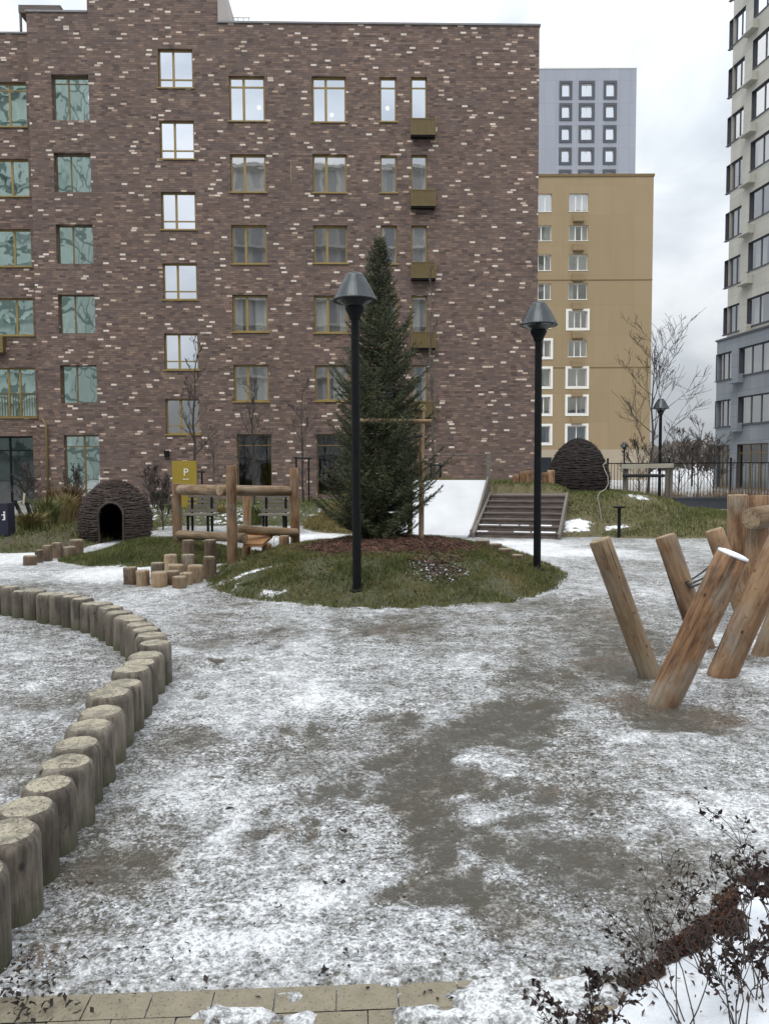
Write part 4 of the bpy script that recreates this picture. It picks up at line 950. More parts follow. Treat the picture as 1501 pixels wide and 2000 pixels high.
for u in (-.05, SW + .003):
    q = MB(); n = len(prof); r = []
    for v, z in prof[1:]:
        p = O + ad * u + sd_ * v; zl = max(-.05, z - .55)
        r.append([q.vert(p + Vector((0, 0, zl))), q.vert(p + ad * .05 + Vector((0, 0, zl))), q.vert(p + ad * .05 + Vector((0, 0, z + .09))), q.vert(p + Vector((0, 0, z + .09)))])
    for i in range(len(r) - 1):
        for k in range(4): q.face((r[i][k], r[i][(k + 1) % 4], r[i + 1][(k + 1) % 4], r[i + 1][k]))
    q.face(r[0][::-1]); q.face(r[-1]); q.build('side_board', M['greywood'], slx)
pr = O + sd_ * 2.2
q = MB(); q.box(pr + ad * (SW + .03) + Vector((0, 0, 1.35)), (.10, .10, 1.1)); q.build('rail_post', M['greywood'], slx)
q = MB(); q.box(pr + ad * .0 + Vector((0, 0, 1.35)), (.10, .10, 1.1)); q.build('rail_post', M['greywood'], slx)
q = MB(); q.tube([pr + Vector((0, 0, 1.87)), pr + ad * (SW + .03) + Vector((0, 0, 1.87))], .018, 8); q.build('rail', M['barkgrey'], slx)

# ------------------------------------------------------------------ woven willow domes
def dome(name, label, c, rad, hgt, door=None, flat=.32, pointy=1.0, seed=1, mat='willow'):
    o = empty(name, c, label, 'playhouse', 'dark woven willow domes')
    c = Vector(c); n = 84; rows = 74; rr_ = random.Random(seed)
    def rp(t):                      # profile: radius, height for t 0..1
        a = t * math.pi / 2; z = hgt * t
        k = .90 + .10 * math.sin(math.pi * min(1, t / .62)) if t < .31 else 1.0
        return rad * k * max(0, (1 - max(0, (t - .3) / .7) ** (2.0 * pointy))) ** .55, z
    def indoor(ang, z):
        if not door: return False
        da = (ang - door[0] + math.pi) % (2 * math.pi) - math.pi; r, _ = rp(min(1, z / hgt)); xx = abs(da) * rad
        return xx < door[1] and z < (door[2] - door[1] + math.sqrt(max(0, door[1] ** 2 - xx * xx)))
    w_ = MB()
    for i in range(rows):
        t = (i + .5) / rows; r, z = rp(t); run = []
        ph = rr_.uniform(0, 6.28); r *= 1 + rr_.uniform(-.012, .014)
        segs = max(20, int(n * max(.25, r / rad)))
        for k in range(segs + 1):
            a = 2 * math.pi * k / segs
            zz_ = z + .012 * math.sin(a * 5 + ph) + .01 * noise.noise(Vector((a * 3, i * .7, seed)))
            rad_ = r + .008 * math.sin(a * 17 + (i % 2) * math.pi + i * .9) + .022 * noise.noise(Vector((a * 6, i * 1.3, seed + 4)))
            if indoor(a, zz_):
                if len(run) > 1: w_.tube(run, hgt / rows * .66 * (.8 + .4 * rr_.random()), 5)
                run = []
            else: run.append(c + Vector((rad_ * math.cos(a), rad_ * math.sin(a), zz_)))
        if len(run) > 1: w_.tube(run, hgt / rows * .66 * (.8 + .4 * rr_.random()), 5)
    for k in range(int(1900 * rad)):        # loose twig ends
        t = rr_.uniform(.03, .93); r, z = rp(t); a = rr_.uniform(0, 6.283)
        if indoor(a, z) or indoor(a + .06, z) or indoor(a - .06, z): continue
        p0 = c + Vector((r * math.cos(a), r * math.sin(a), z)); l = rr_.uniform(.05, .16); a2 = a + l / rad * rr_.choice((-1, 1)); r2 = r + rr_.uniform(.02, .06)
        w_.tube([p0, c + Vector((r2 * math.cos(a2), r2 * math.sin(a2), z + rr_.uniform(-.05, .05)))], [.007, .003], 3)
    w_.build('woven_wall', M[mat], o)
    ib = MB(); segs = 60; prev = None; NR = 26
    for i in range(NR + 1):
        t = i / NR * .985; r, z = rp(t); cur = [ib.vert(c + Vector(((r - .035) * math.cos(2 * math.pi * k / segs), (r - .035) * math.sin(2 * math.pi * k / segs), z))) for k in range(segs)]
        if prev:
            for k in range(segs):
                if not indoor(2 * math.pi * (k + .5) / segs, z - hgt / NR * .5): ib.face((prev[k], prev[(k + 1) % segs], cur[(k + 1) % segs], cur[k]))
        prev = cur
    ib.build('shade_shell', M['black'], o)  # added inner shell, painted black for the shade within the dome
    if door:
        da, hw, dh = door; arch = []
        for k in range(-1, 26):
            if k == -1: xx, z = -hw, 0.
            elif k == 25: xx, z = hw, 0.
            else:
                th_ = math.pi - math.pi * k / 24; xx, z = hw * math.cos(th_), dh - hw + hw * math.sin(th_)
            r, _ = rp(z / hgt); a = da + xx / rad; arch.append(c + Vector(((r + .03) * math.cos(a), (r + .03) * math.sin(a), z)))
        MB().tube(arch, .024, 6).build('door_arch', M['barkdark'], o)
    return o
ld = dp(227, 1052, 16.8)
dome('willow_dome', 'round dark woven willow dome with an arched doorway on the left', (ld.x, ld.y, .0), .76, dp(227, 937, 16.8).z, (math.atan2(-1, .10) + .10, .26, .86), seed=3, mat='willow_brown')
rd = dp(1128, 968, 21.2)
dome('willow_dome', 'pointed dark woven willow dome on the hill right of the stairs', (rd.x, rd.y, rd.z - .05), .83, dp(1128, 856, 21.2).z - rd.z + .05, None, pointy=.82, seed=8)

# ------------------------------------------------------------------ spruce
def spruce():
    o = empty('spruce_tree', TREE, 'dense dark green spruce on the grass mound between the two lamp posts', 'tree')
    Ht = dp(740, 462, TREE.y).z - TREE.z; base = TREE
    lean_ = dp(740, 462, TREE.y).x - TREE.x
    ctr = lambda h: Vector((base.x + lean_ * h / Ht, base.y, base.z + h))
    tb = MB(); tb.tube([ctr(Ht * k / 10) - (Vector((0, 0, .15)) if k == 0 else Vector((0, 0, 0))) for k in range(11)], [.075 * (1 - k / 10.4) + .004 for k in range(11)], 8); tb.build('trunk', M['barkdark'], o)
    env = [(0.0, .72), (.3, .92), (.8, .95), (1.3, .88), (1.8, .80), (2.2, .76), (2.6, .68), (3.0, .57), (3.3, .47), (3.6, .38), (4.0, .27), (4.3, .17), (4.6, .07), (4.9, .015)]
    sc_ = Ht / 4.8
    def er(h):
        h /= sc_
        for (a, ra), (b, rb) in zip(env, env[1:]):
            if a <= h <= b: return .98 * (ra + (rb - ra) * (h - a) / (b - a))
        return .02
    f = MB(); br = MB(); rr_ = random.Random(5)
    def needles(p, d, L, dens):
        n = max(3, int(L * dens)); 
        for k in range(n):
            q = p + d * (L * (k + rr_.random()) / n)
            s = Vector((rr_.gauss(0, 1), rr_.gauss(0, 1), rr_.gauss(0, 1))); s -= d * s.dot(d)
            if s.length < .01: continue
            s.normalize(); nd = (d * .75 + s * .8).normalized(); l = rr_.uniform(.028, .048)
            wv = nd.cross(s + d * .3 + Vector((.01, 0, .02))); wv = wv.normalized() * .005 if wv.length > 1e-3 else Vector((.0055, 0, 0))
            f.poly([q - wv, q + wv, q + nd * l])
    nb = 470
    for i in range(nb):
        h = .05 + (Ht - .12) * (i / nb) ** 1.08; a = i * 2.39996 + rr_.uniform(-.4, .4)
        if rr_.random() < .08 and h > .6: continue
        R_ = er(h) * rr_.uniform(.62, 1.04) * (1 + .26 * noise.noise(Vector((math.cos(a) * 1.3, math.sin(a) * 1.3, h * 1.7))))
        if rr_.random() < .10: R_ *= 1.22
        rise = .15 + .75 * (h / Ht) ** 2; p0 = ctr(h)
        out = Vector((math.cos(a), math.sin(a), 0)); pts_ = []
        for k in range(6):
            u = k / 5; pts_.append(p0 + out * R_ * u + Vector((0, 0, R_ * (rise * u - .32 * u * (1 - u) * 2 + .14 * u * u))))
        br.tube(pts_, [.011 * (1 - k / 6) + .002 for k in range(6)], 4)
        side = Vector((-out.y, out.x, 0))
        nt = max(4, int(R_ / .042))
        for k in range(nt):
            u = (.18 + .82 * (k + rr_.random()) / nt); x = u * 5; k0 = min(4, int(x)); p = pts_[k0].lerp(pts_[k0 + 1], x - k0)
            fd = (pts_[k0 + 1] - pts_[k0]).normalized()
            for sg in (-1, 1):
                L = (.06 + .20 * (1 - u) * R_ / .8 + .03) * rr_.uniform(.7, 1.25)
                d = (fd * .65 + side * sg * rr_.uniform(.5, .9) + Vector((0, 0, rr_.uniform(-.35, .25)))).normalized()
                needles(p, d, L, 95)
        needles(pts_[4], (pts_[5] - pts_[4]).normalized(), (pts_[5] - pts_[4]).length + .05, 150)
    needles(ctr(Ht - .45), Vector((0, 0, 1)), .47, 120)
    br.build('branches', M['barkdark'], o); f.build('crown', M['needles'], o)
spruce()
# support frame round the spruce
sf = empty('tree_support', (TREE.x, TREE.y - .6, TREE.z), 'pale pole support frame tied round the spruce', 'tree support')
a = dp(822, 1050, 11.86); log('post', (a.x, a.y, h_island(a.x, a.y) - .1), dp(824, 790, 11.86), .042, .04, sf, 'pine_pale')
a = dp(704, 1050, 11.9); log('post', (a.x, a.y, h_island(a.x, a.y) - .1), dp(704, 797, 11.9), .042, .04, sf, 'pine_pale')
a = dp(800, 1040, 12.75); log('post', (a.x, a.y, h_island(a.x, a.y) - .1), dp(802, 795, 12.75), .042, .04, sf, 'pine_pale')
log('crossbar', dp(694, 822, 11.62), dp(842, 823, 11.62), .036, .034, sf, 'pine_pale')
log('crossbar', dp(828, 800, 11.6), dp(806, 800, 12.9), .034, .034, sf, 'pine_pale')
q = MB(); q.tube([dp(758, 864, 11.75), dp(780, 858, 11.5), dp(824, 851, 11.42)], .022, 6); q.build('strap', M['rope'], sf)

# ------------------------------------------------------------------ bare trees
def bare_tree(label, base, hgt, tr, spread, seed, nb=14, lo=.3, mat='barkdark', up=.75, sub=3, grp='bare young trees', tie=None, minr=.004):
    base = Vector(base); rr_ = random.Random(seed)
    o = empty('bare_tree', base, label, 'tree', grp)
    tk = MB(); pts_ = []; rad = []
    x = y = 0
    for k in range(11):
        u = k / 10; pts_.append(base + Vector((x, y, hgt * u - (.1 if k == 0 else 0)))); rad.append(max(minr, tr * (1 - u) ** .8)); x += rr_.gauss(0, .012) * hgt * .5; y += rr_.gauss(0, .012) * hgt * .5
    tk.tube(pts_, rad, 7); tk.build('trunk', M[mat], o)
    cr_ = MB()
    def branch(p, d, L, r, lev):
        n = 5; q = [p]; dd = d.copy()
        for k in range(n):
            dd = (dd + Vector((rr_.gauss(0, .13), rr_.gauss(0, .13), rr_.gauss(.05 * up, .1)))).normalized(); q.append(q[-1] + dd * L / n)
        cr_.tube(q, [max(minr, r * (1 - k / (n + .6))) for k in range(n + 1)], 4 if lev else 5)
        if lev < 2:
            for k in range(sub + rr_.randint(0, 2)):
                u = rr_.uniform(.25, .95) * n; k0 = min(n - 1, int(u)); pp = q[k0].lerp(q[k0 + 1], u - k0)
                nd = (dd + Vector((rr_.gauss(0, .55), rr_.gauss(0, .55), rr_.gauss(.15, .4)))).normalized(); branch(pp, nd, L * rr_.uniform(.3, .55), r * .5, lev + 1)
    for i in range(nb):
        u = lo + (1 - lo) * (i + rr_.random()) / nb * .95; k0 = min(9, int(u * 10)); p = pts_[k0].lerp(pts_[k0 + 1], u * 10 - k0)
        a = i * 2.4 + rr_.uniform(-.5, .5); d = Vector((math.cos(a), math.sin(a), up * rr_.uniform(.7, 1.5))).normalized()
        branch(p, d, spread * (1.15 - .75 * (u - lo) / (1 - lo)) * rr_.uniform(.7, 1.15), max(minr, tr * .42 * (1 - u * .6)), 0)
    cr_.build('crown', M[mat], o)
    return o
def gpy(px, py, Y): return dp(px, py, Y)
def support(px, py, Y, topy, label, wpx=24):
    b = dp(px, py, Y); b.z = max(0, b.z); o = empty('tree_stake', b, label, 'tree support', 'dark stakes holding young trees'); q = MB(); z = dp(px, topy, Y).z
    hw = wpx / F * Y / 2
    for sx_ in (-1, 1):
        q = MB(); q.tube([(b.x + sx_ * hw, b.y - .1, b.z - .1), (b.x + sx_ * hw, b.y - .1, z)], .03, 6); q.build('stake', M['blackmetal'], o)
    q = MB(); q.tube([(b.x - hw - .1, b.y - .13, z - .03), (b.x + hw + .1, b.y - .13, z - .06)], .032, 6); q.build('strap', M['rope'], o)
Yt = 24.
b = dp(385, 990, Yt); bare_tree('slender bare tree behind the climbing frame and the ochre sign', (b.x, b.y, .25), dp(378, 665, Yt).z - .25, .055, 1.05, 11, 13, .3, up=1.3, sub=3, minr=.0065)
support(385, 990, Yt, 918, 'dark stakes and strap beside the ochre sign')
b = dp(498, 985, 25.); bare_tree('dense twiggy bare tree in front of the dark shop window', (b.x, b.y, .3), dp(498, 745, 25.).z - .3, .045, 1.05, 12, 13, .28, up=1.6, sub=2, minr=.0065)
b = dp(592, 980, 26.); bare_tree('bare tree with many upright twigs left of the spruce', (b.x, b.y, .2), dp(585, 740, 26.).z - .2, .045, 1.15, 13, 13, .3, 'barkdark', up=1.5, sub=2, minr=.0065)
support(592, 985, 26., 892, 'dark stakes and strap on the twiggy tree left of the spruce')
b = dp(845, 985, 23.5); bare_tree('tall slim bare tree rising just right of the spruce', (b.x, b.y, .8), dp(862, 520, 23.5).z - .8, .05, .7, 14, 14, .3, 'barkgrey', up=1.9, sub=2, minr=.0065)
support(850, 975, 23., 905, 'dark stakes and strap above the white slide', 18)
b = dp(1268, 1003, 21.); bare_tree('wide spreading bare tree in front of the tan block and sky', (b.x, b.y, b.z - .05), dp(1276, 660, 21.).z - b.z, .045, 2.3, 25, 15, .26, 'barkdark', up=.85, sub=4, grp='bare young trees', minr=.0045)
b = dp(420, 980, 29.); bare_tree('faint low bare tree between the slender tree and the twiggy tree', (b.x, b.y, .2), 2.9, .04, 1.0, 16, 12, .2, 'barkgrey', up=1.4, sub=3, minr=.006)
# timber frame round the right tree
tf = empty('tree_guard', dp(1262, 1003, 20.5), 'weathered timber guard frame round the right bare tree', 'tree support')
zb = dp(1262, 1004, 20.5).z - .15
for px_, Y_ in ((1218, 19.9), (1308, 20.2), (1222, 21.6), (1300, 21.7)):
    a = dp(px_, 1000, Y_); q = MB(); q.box((a.x, a.y, (zb + dp(px_, 912, Y_).z) / 2), (.075, .075, dp(px_, 912, Y_).z - zb)); q.build('post', M['greywood'], tf)
for (x0, y0, Y0, x1, y1, Y1) in ((1213, 911, 19.8, 1313, 909, 20.1), (1218, 912, 21.55, 1304, 910, 21.65)):
    a, b_ = dp(x0, y0, Y0), dp(x1, y1, Y1); q = MB(); w_ = Vector((0, .05, 0)); h_ = Vector((0, 0, .055)); q.hexa([a - w_ - h_, b_ - w_ - h_, b_ + w_ - h_, a + w_ - h_, a - w_ + h_, b_ - w_ + h_, b_ + w_ + h_, a + w_ + h_]); q.build('rail', M['paleplank'], tf)
q = MB(); q.tube([dp(1216, 929, 19.78), dp(1296, 929, 20.0)], .045, 6); q.build('strap', M['rope'], tf)
# pale bent cane on the slope
q = MB(); q.tube([dp(x, y, 17.6) for x, y in ((1172, 1042), (1173, 1010), (1169, 985), (1166, 972), (1170, 962), (1182, 955), (1187, 945), (1186, 930), (1180, 918), (1177, 908), (1183, 902))], .011, 6); tag(q.build('bent_cane', M['paleplank'], smooth=True), 'thin pale bent cane sticking out of the slope by the right dome', 'cane')

# ------------------------------------------------------------------ fence, far edge
FY = 30.
fe = empty('metal_fence', dp(1330, 985, FY), 'dark metal railing fence with thin bars in front of the cream block', 'fence')
z1f, z0f = dp(1330, 903, FY).z, .12
x0f, x1f = dp(1186, 950, FY).x, 24.
q = MB(); n = 0; x = x0f
while x < x1f: q.box((x, FY, (z0f + z1f) / 2), (.018, .018, z1f - z0f - .07)); x += .125
tag(q.build('bar_panel', M['barkdark'], fe))
for z in (z0f, z1f - .03): MB().box(((x0f + x1f) / 2, FY, z), (x1f - x0f, .05, .04)).build('rail', M['blackmetal'], fe)
x = x0f
while x < x1f: MB().box((x, FY + .04, .9), (.06, .06, 1.9)).build('post', M['blackmetal'], fe); x += 2.4
q = MB()
for k in range(5200):
    x = rnd.uniform(x0f - .3, x1f - 2); y = FY + rnd.uniform(-1.1, -.25); h_ = rnd.uniform(.3, .78) * (1 + .3 * noise.noise(Vector((x, y, 0)))); l = rnd.uniform(-.18, .18); q.poly([(x - .012, y, -.02), (x + .012, y, -.02), (x + l, y + rnd.uniform(-.1, .1), h_)])
tag(q.build('reeds', M['reed']), kind='stuff')
for k, (px_, Y_, h_, lb) in enumerate(((1325, 36, 3.0, 'bare brown shrub behind the fence, left one'), (1362, 38, 3.4, 'bare brown shrub behind the fence near the small distant lamp'), (1392, 35, 2.6, 'bare brown shrub behind the fence next to the cream block'), (1245, 37, 2.6, 'low bare shrub behind the fence left of the bare tree'))):
    b = dp(px_, 970, Y_); bare_tree(lb, (b.x, b.y, 0), h_, .04, 1.5, 40 + k, 18, .08, 'barkdark', up=1.2, sub=4, grp='bare shrubs behind the fence', minr=.008)
q = MB(); a, b_ = dp(1312, 985, 27.5), dp(1422, 985, 27.5); q.box(((a.x + b_.x) / 2, 27.5, .16), (b_.x - a.x, .5, .42)); q.box(((a.x + b_.x) / 2, 27.5, .40), (b_.x - a.x + .1, .6, .06)); tag(q.build('low_wall', M['lens']), 'low dark bench wall beside the pale path on the right', 'wall')
# far low treeline
q = MB(); rr_ = random.Random(3)
for k in range(9000):
    x = rr_.uniform(20, 140); y = 190 + rr_.uniform(-6, 6); h_ = 5.5 + 2.5 * fbm(x * .06, 1, 2); z = rr_.random() ** .7 * h_; a = rr_.uniform(0, 3.14); s = rr_.uniform(.15, .5)
    q.poly([(x - s, y, z - s), (x + s, y, z), (x, y + s, z + s * 2)])
tag(q.build('distant_trees', M['barkgrey']), kind='stuff')

# ------------------------------------------------------------------ benches, sign, left bits
def bench(px0, px1, yb, Y, label):
    a, b_ = dp(px0, yb, Y), dp(px1, yb, Y); o = empty('park_bench', ((a.x + b_.x) / 2, Y, .0), label, 'bench', 'dark slatted park benches behind the climbing frame')
    L = b_.x - a.x; cx = (a.x + b_.x) / 2; z0 = max(0, a.z)
    q = MB()
    for k in range(4): q.box((cx, Y - .25 + k * .12, z0 + .44), (L, .09, .035))
    q.build('seat', M['greywood'], o); q = MB()
    for k in range(4): q.box((cx, Y + .22 + k * .03, z0 + .52 + k * .11), (L, .03, .075))
    q.build('backrest', M['greywood'], o)
    for s in (-1, 1):
        q = MB(); x = cx + s * (L / 2 - .12); q.box((x, Y - .2, z0 + .21), (.05, .05, .42)); q.box((x, Y + .24, z0 + .42), (.05, .05, .84)); q.box((x, Y, z0 + .40), (.05, .5, .04)); q.build('leg', M['blackmetal'], o)
bench(362, 420, 1040, 18.5, 'dark slatted bench seen through the left bay of the climbing frame')
bench(508, 566, 1040, 18.5, 'dark slatted bench seen through the right bay of the climbing frame')
sgY = 23.; a, b_ = dp(338, 960, sgY), dp(385, 960, sgY)
sg = empty('sign_board', ((a.x + b_.x) / 2, sgY, 0), 'tall ochre sign board with a white letter P behind the climbing frame', 'sign')
zt = dp(360, 900, sgY).z; MB().box(((a.x + b_.x) / 2, sgY, zt / 2 - .05), (b_.x - a.x, .08, zt + .1)).build('board', M['sign'], sg)
def text(s, h, loc, mat, parent, name):
    cu_ = bpy.data.curves.new('t', 'FONT'); cu_.body = s; cu_.size = h * 1.4; cu_.extrude = .004; to = bpy.data.objects.new('t', cu_); COL.objects.link(to)
    bpy.context.view_layer.update(); dg = bpy.context.evaluated_depsgraph_get(); me = bpy.data.meshes.new_from_object(to.evaluated_get(dg)); bpy.data.objects.remove(to)
    me.transform(Matrix.Rotation(math.pi / 2, 4, 'X')); me.materials.clear(); me.materials.append(mat)
    o = bpy.data.objects.new(name, me); COL.objects.link(o); o.parent = parent; o.location = Vector(loc) - wl(parent); return o
pl = dp(358, 929, sgY - .05); text('P', .22, (pl.x, sgY - .046, pl.z), M['signwhite'], sg, 'letter')
a2 = dp(358, 936, sgY); q = MB(); q.box((a2.x + .09, sgY - .045, a2.z), (.19, .008, .018)); q.build('line', M['signwhite'], sg)
# navy panel with a small white walker at the far left
b = dp(8, 1035, 15.5); nv = empty('info_panel', (b.x, b.y, max(0, b.z)), 'dark navy box panel with a small white symbol at the left edge', 'panel')
hz = dp(8, 985, 15.5).z; MB().box((b.x - .05, b.y, hz / 2), (.42, .3, hz + .05)).build('box', M['navy'], nv)
c = dp(7, 1008, 15.3); q = MB(); q.box((c.x, 15.34, c.z - .01), (.03, .01, .12)); q.box((c.x - .03, 15.34, c.z + .02), (.05, .0102, .02)); q.box((c.x - .015, 15.34, c.z - .075), (.055, .0104, .02)); q.box((c.x, 15.34, c.z + .075), (.035, .0106, .03)); q.build('symbol', M['signwhite'], nv)
ln = empty('lounge_bench', dp(45, 1020, 19.), 'pale plank bench on slanted dark legs left of the willow dome', 'bench')
for (x0, y0, x1, y1) in ((29, 978, 49, 1022), (52, 982, 66, 1020)): q = MB(); q.tube([dp(x0, y0, 19.), dp(x1, y1, 19.)], .05, 6); q.build('leg', M['blackmetal'], ln)
q = MB(); q.hexa([dp(14, 992, 19.), dp(42, 985, 19.), dp(46, 983, 19.6), dp(16, 990, 19.6), dp(14, 986, 19.), dp(42, 979, 19.), dp(46, 977, 19.6), dp(16, 984, 19.6)]); q.build('seat', M['paleplank'], ln)
q = MB(); q.hexa([dp(44, 984, 19.), dp(48, 984, 19.), dp(48, 984, 19.7), dp(44, 984, 19.7), dp(46, 963, 19.1), dp(50, 964, 19.1), dp(50, 964, 19.7), dp(46, 963, 19.7)]); q.build('backrest', M['paleplank'], ln)

def tuft(label, c, n, h, spread, mat, seed, name='grass_tuft', cat='plant', grp=None, wd=.012):
    rr_ = random.Random(seed); q = MB(); c = Vector(c)
    for k in range(n):
        a = rr_.uniform(0, 6.283); r = spread * rr_.random() ** .6; x, y = c.x + .35 * r * math.cos(a), c.y + .35 * r * math.sin(a); hh = h * rr_.uniform(.5, 1.1); l = r * rr_.uniform(.3, 1.)
        p0 = Vector((x, y, c.z - .03)); p1 = p0 + Vector((math.cos(a) * l * .3, math.sin(a) * l * .3, hh * .7)); p2 = p0 + Vector((math.cos(a) * l, math.sin(a) * l, hh * rr_.uniform(.75, 1.05)))
        s = Vector((-math.sin(a), math.cos(a), 0)) * wd if rr_.random() < .5 else Vector((1, 0, 0)) * wd
        q.poly([p0 - s, p0 + s, p1 + s * .7, p1 - s * .7]); q.poly([p1 - s * .7, p1 + s * .7, p2])
    return tag(q.build(name, mat), label, cat, grp)
GT = 'grass tufts by the left dome and wall'
for k, (px_, py_, Y_, h_, sp, mt, lb) in enumerate(((92, 1035, 17.5, .75, .55, 'grass', 'big arching green grass tuft left of the willow dome'), (130, 1030, 18.5, .8, .4, 'drygrass', 'tall straw grass tuft close against the willow dome'), (60, 1040, 16.5, .45, .5, 'drygrass', 'low yellowish grass tuft beside the slanted bench'), (145, 1040, 19.5, 1.0, .4, 'reed', 'brown reedy tuft behind the dome below the green door'), (108, 1010, 21, 1.0, .5, 'reed', 'brown reedy tuft at the foot of the drainpipe'))):
    b = dp(px_, py_, Y_); tuft(lb, (b.x, b.y, max(0.05, h_leftbed(b.x, b.y))), 420, h_, sp, M[mt], 60 + k, grp=GT)
for k, (px_, Y_, h_, lb) in enumerate(((318, 19.5, 1.1, 'bare brown shrub right of the left willow dome'), (300, 24, 1.5, 'bare brown shrub against the brick wall right of the dome'), (55, 24, 1.5, 'bare brown shrub by the shop door at the left'), (150, 25, 1.4, 'bare shrub in front of the green glass door'))):
    b = dp(px_, 1000, Y_); bare_tree(lb, (b.x, b.y, 0.05), h_, .022, .7, 80 + k, 22, .05, 'barkdark', up=1.5, sub=4, grp='bare shrubs along the brick wall', minr=.006)
for k, (px_, Y_, h_, mt, lb) in enumerate(((440, 22, .55, 'drygrass', 'yellow tuft behind the front climbing frame post'), (495, 21, .6, 'grass', 'green leafy tuft left of the right bench'), (425, 22.5, .5, 'drygrass', 'yellow tuft right of the left bench'))):
    b = dp(px_, 1010, Y_); tuft(lb, (b.x, b.y, .05), 300, h_, .5, M[mt], 95 + k, grp='grass tufts near the benches')
# hill grass
blades('hill_grass', (-3.6, 1.9), (16, 23), 26000, h_hill, M['drygrass'], .06, .16, lambda x, y: .9, .013, 1.1, .02)
def hk(x, y):
    v = Vector((x - L0.x, y - L0.y, 0)); u = v.dot(ad); w_ = v.dot(sd_)
    return 0 if (-2.6 < u < 1.86 and w_ < 2.9) else 1 - min(1, 1.4 * hill_snow(x, y))
blades('slope_grass', (1.8, 11), (16, 24), 46000, h_hill, M['grass'], .03, .09, hk, .012, 1.0, .02)

# ------------------------------------------------------------------ foreground litter, paving, planting bed
q = MB()
k = 0
while k < 5200:                                   # bark mulch round the spruce
    a = rnd.uniform(0, 6.283); r = 1.75 * rnd.random() ** .5; x = .1 + r * math.cos(a) * 1.05; y = 11.5 + r * math.sin(a) * .85
    if rnd.random() > 1.2 * island_mulch(x, y): continue
    k += 1; q.box((x, y, h_island(x, y) + .012), (rnd.uniform(.03, .09), rnd.uniform(.012, .03), .008), 0, 0, Matrix.Rotation(rnd.uniform(0, 6.28), 3, 'Z') @ Matrix.Rotation(rnd.gauss(0, .35), 3, 'X') @ Matrix.Rotation(rnd.gauss(0, .3), 3, 'Y'))
for k in range(1600):                             # leaves caught in the turf
    a = rnd.uniform(0, 6.283); r = rnd.random() ** .5; x = .12 + 2.5 * r * math.cos(a); y = 11.3 + 2.7 * r * math.sin(a); s_ = rnd.uniform(.012, .032)
    R3 = Matrix.Rotation(rnd.uniform(0, 6.28), 3, 'Z') @ Matrix.Rotation(rnd.gauss(0, .5), 3, 'X')
    q.poly([Vector((x, y, h_island(x, y) + .035)) + R3 @ Vector(p_) * s_ for p_ in ((-1, 0, 0), (-.2, -.45, .1), (1, 0, 0), (.2, .5, .1))])
tag(q.build('bark_mulch', M['mulch']), kind='stuff')
q = MB(); q2 = MB()
def crumb(mb, x, y, z, s):
    R3 = Matrix.Rotation(rnd.uniform(0, 6.28), 3, 'Z') @ Matrix.Rotation(rnd.uniform(-1, 1), 3, 'X'); pts_ = [R3 @ Vector(p_) * s * rnd.uniform(.6, 1.3) for p_ in ((1, 0, 0), (-.5, .87, 0), (-.5, -.87, 0), (0, 0, .8), (0, 0, -.6))]
    i = [mb.vert(Vector((x, y, z)) + p_) for p_ in pts_]
    for f_ in ((0, 1, 3), (1, 2, 3), (2, 0, 3), (1, 0, 4), (2, 1, 4), (0, 2, 4)): mb.face([i[j] for j in f_])
for k in range(13000):
    y = 2.2 + 7. * rnd.random() ** 2; x = rnd.uniform(-.55, .55) * y
    s_ = snow_amt(x, y)
    if y < 3 and on_pave(x, y) > -.01: continue
    if s_ < .45 and rnd.random() < 1.15 - s_ * 1.6: continue
    crumb(q, x, y, .022 * (s_ - .5) + .004, rnd.uniform(.003, .0085))
for k in range(500):
    a = rnd.uniform(0, 6.283); r = rnd.random() ** .6; x, y = .66 + .45 * r * math.cos(a), 9.75 + .45 * r * math.sin(a)
    crumb(q if rnd.random() < .16 else q2, x, y, h_island(x, y) + .01, rnd.uniform(.008, .022))
tag(q.build('ice_crumbs', M['ice']), kind='stuff')
for k in range(5200):
    y = 2.2 + 6. * rnd.random() ** 1.6; x = rnd.uniform(-.55, .55) * y
    la = litter_amt(x, y)
    if rnd.random() > .10 + 1.6 * la: continue
    s_ = snow_amt(x, y); z = .022 * (s_ - .5) + .01
    R3 = Matrix.Rotation(rnd.uniform(0, 6.28), 3, 'Z') @ Matrix.Rotation(rnd.gauss(0, .3), 3, 'X'); a, b_ = rnd.uniform(.004, .012), rnd.uniform(.003, .006)
    q2.poly([Vector((x, y, z)) + R3 @ Vector(p_) for p_ in ((-a, 0, 0), (-.3 * a, -b_, .004), (a, 0, 0), (.2 * a, b_, .003))])
def leafpile(mb, px_, py_, rx, ry, n, smin, smax):
    c = gp(px_, py_)
    for k in range(n):
        a = rnd.uniform(0, 6.283); r = rnd.random() ** .6; x, y = c.x + rx * r * math.cos(a), c.y + ry * r * math.sin(a); s = rnd.uniform(smin, smax)
        R3 = Matrix.Rotation(rnd.uniform(0, 6.28), 3, 'Z') @ Matrix.Rotation(rnd.gauss(0, .4), 3, 'X') @ Matrix.Rotation(rnd.gauss(0, .4), 3, 'Y')
        mb.poly([Vector((x, y, .022 + rnd.random() * .012)) + R3 @ Vector(p_) * s for p_ in ((-1, 0, 0), (-.2, -.45, .12), (1, 0, -.05), (.1, .5, .1))])
for args in ((30, 1955, .15, .10, 60, .006, .016), (15, 1905, .08, .08, 40, .005, .014), (50, 1990, .2, .07, 50, .006, .016), (140, 1975, .03, .02, 2, .012, .022), (1220, 1930, .1, .06, 60, .008, .02)): leafpile(q2, *args)
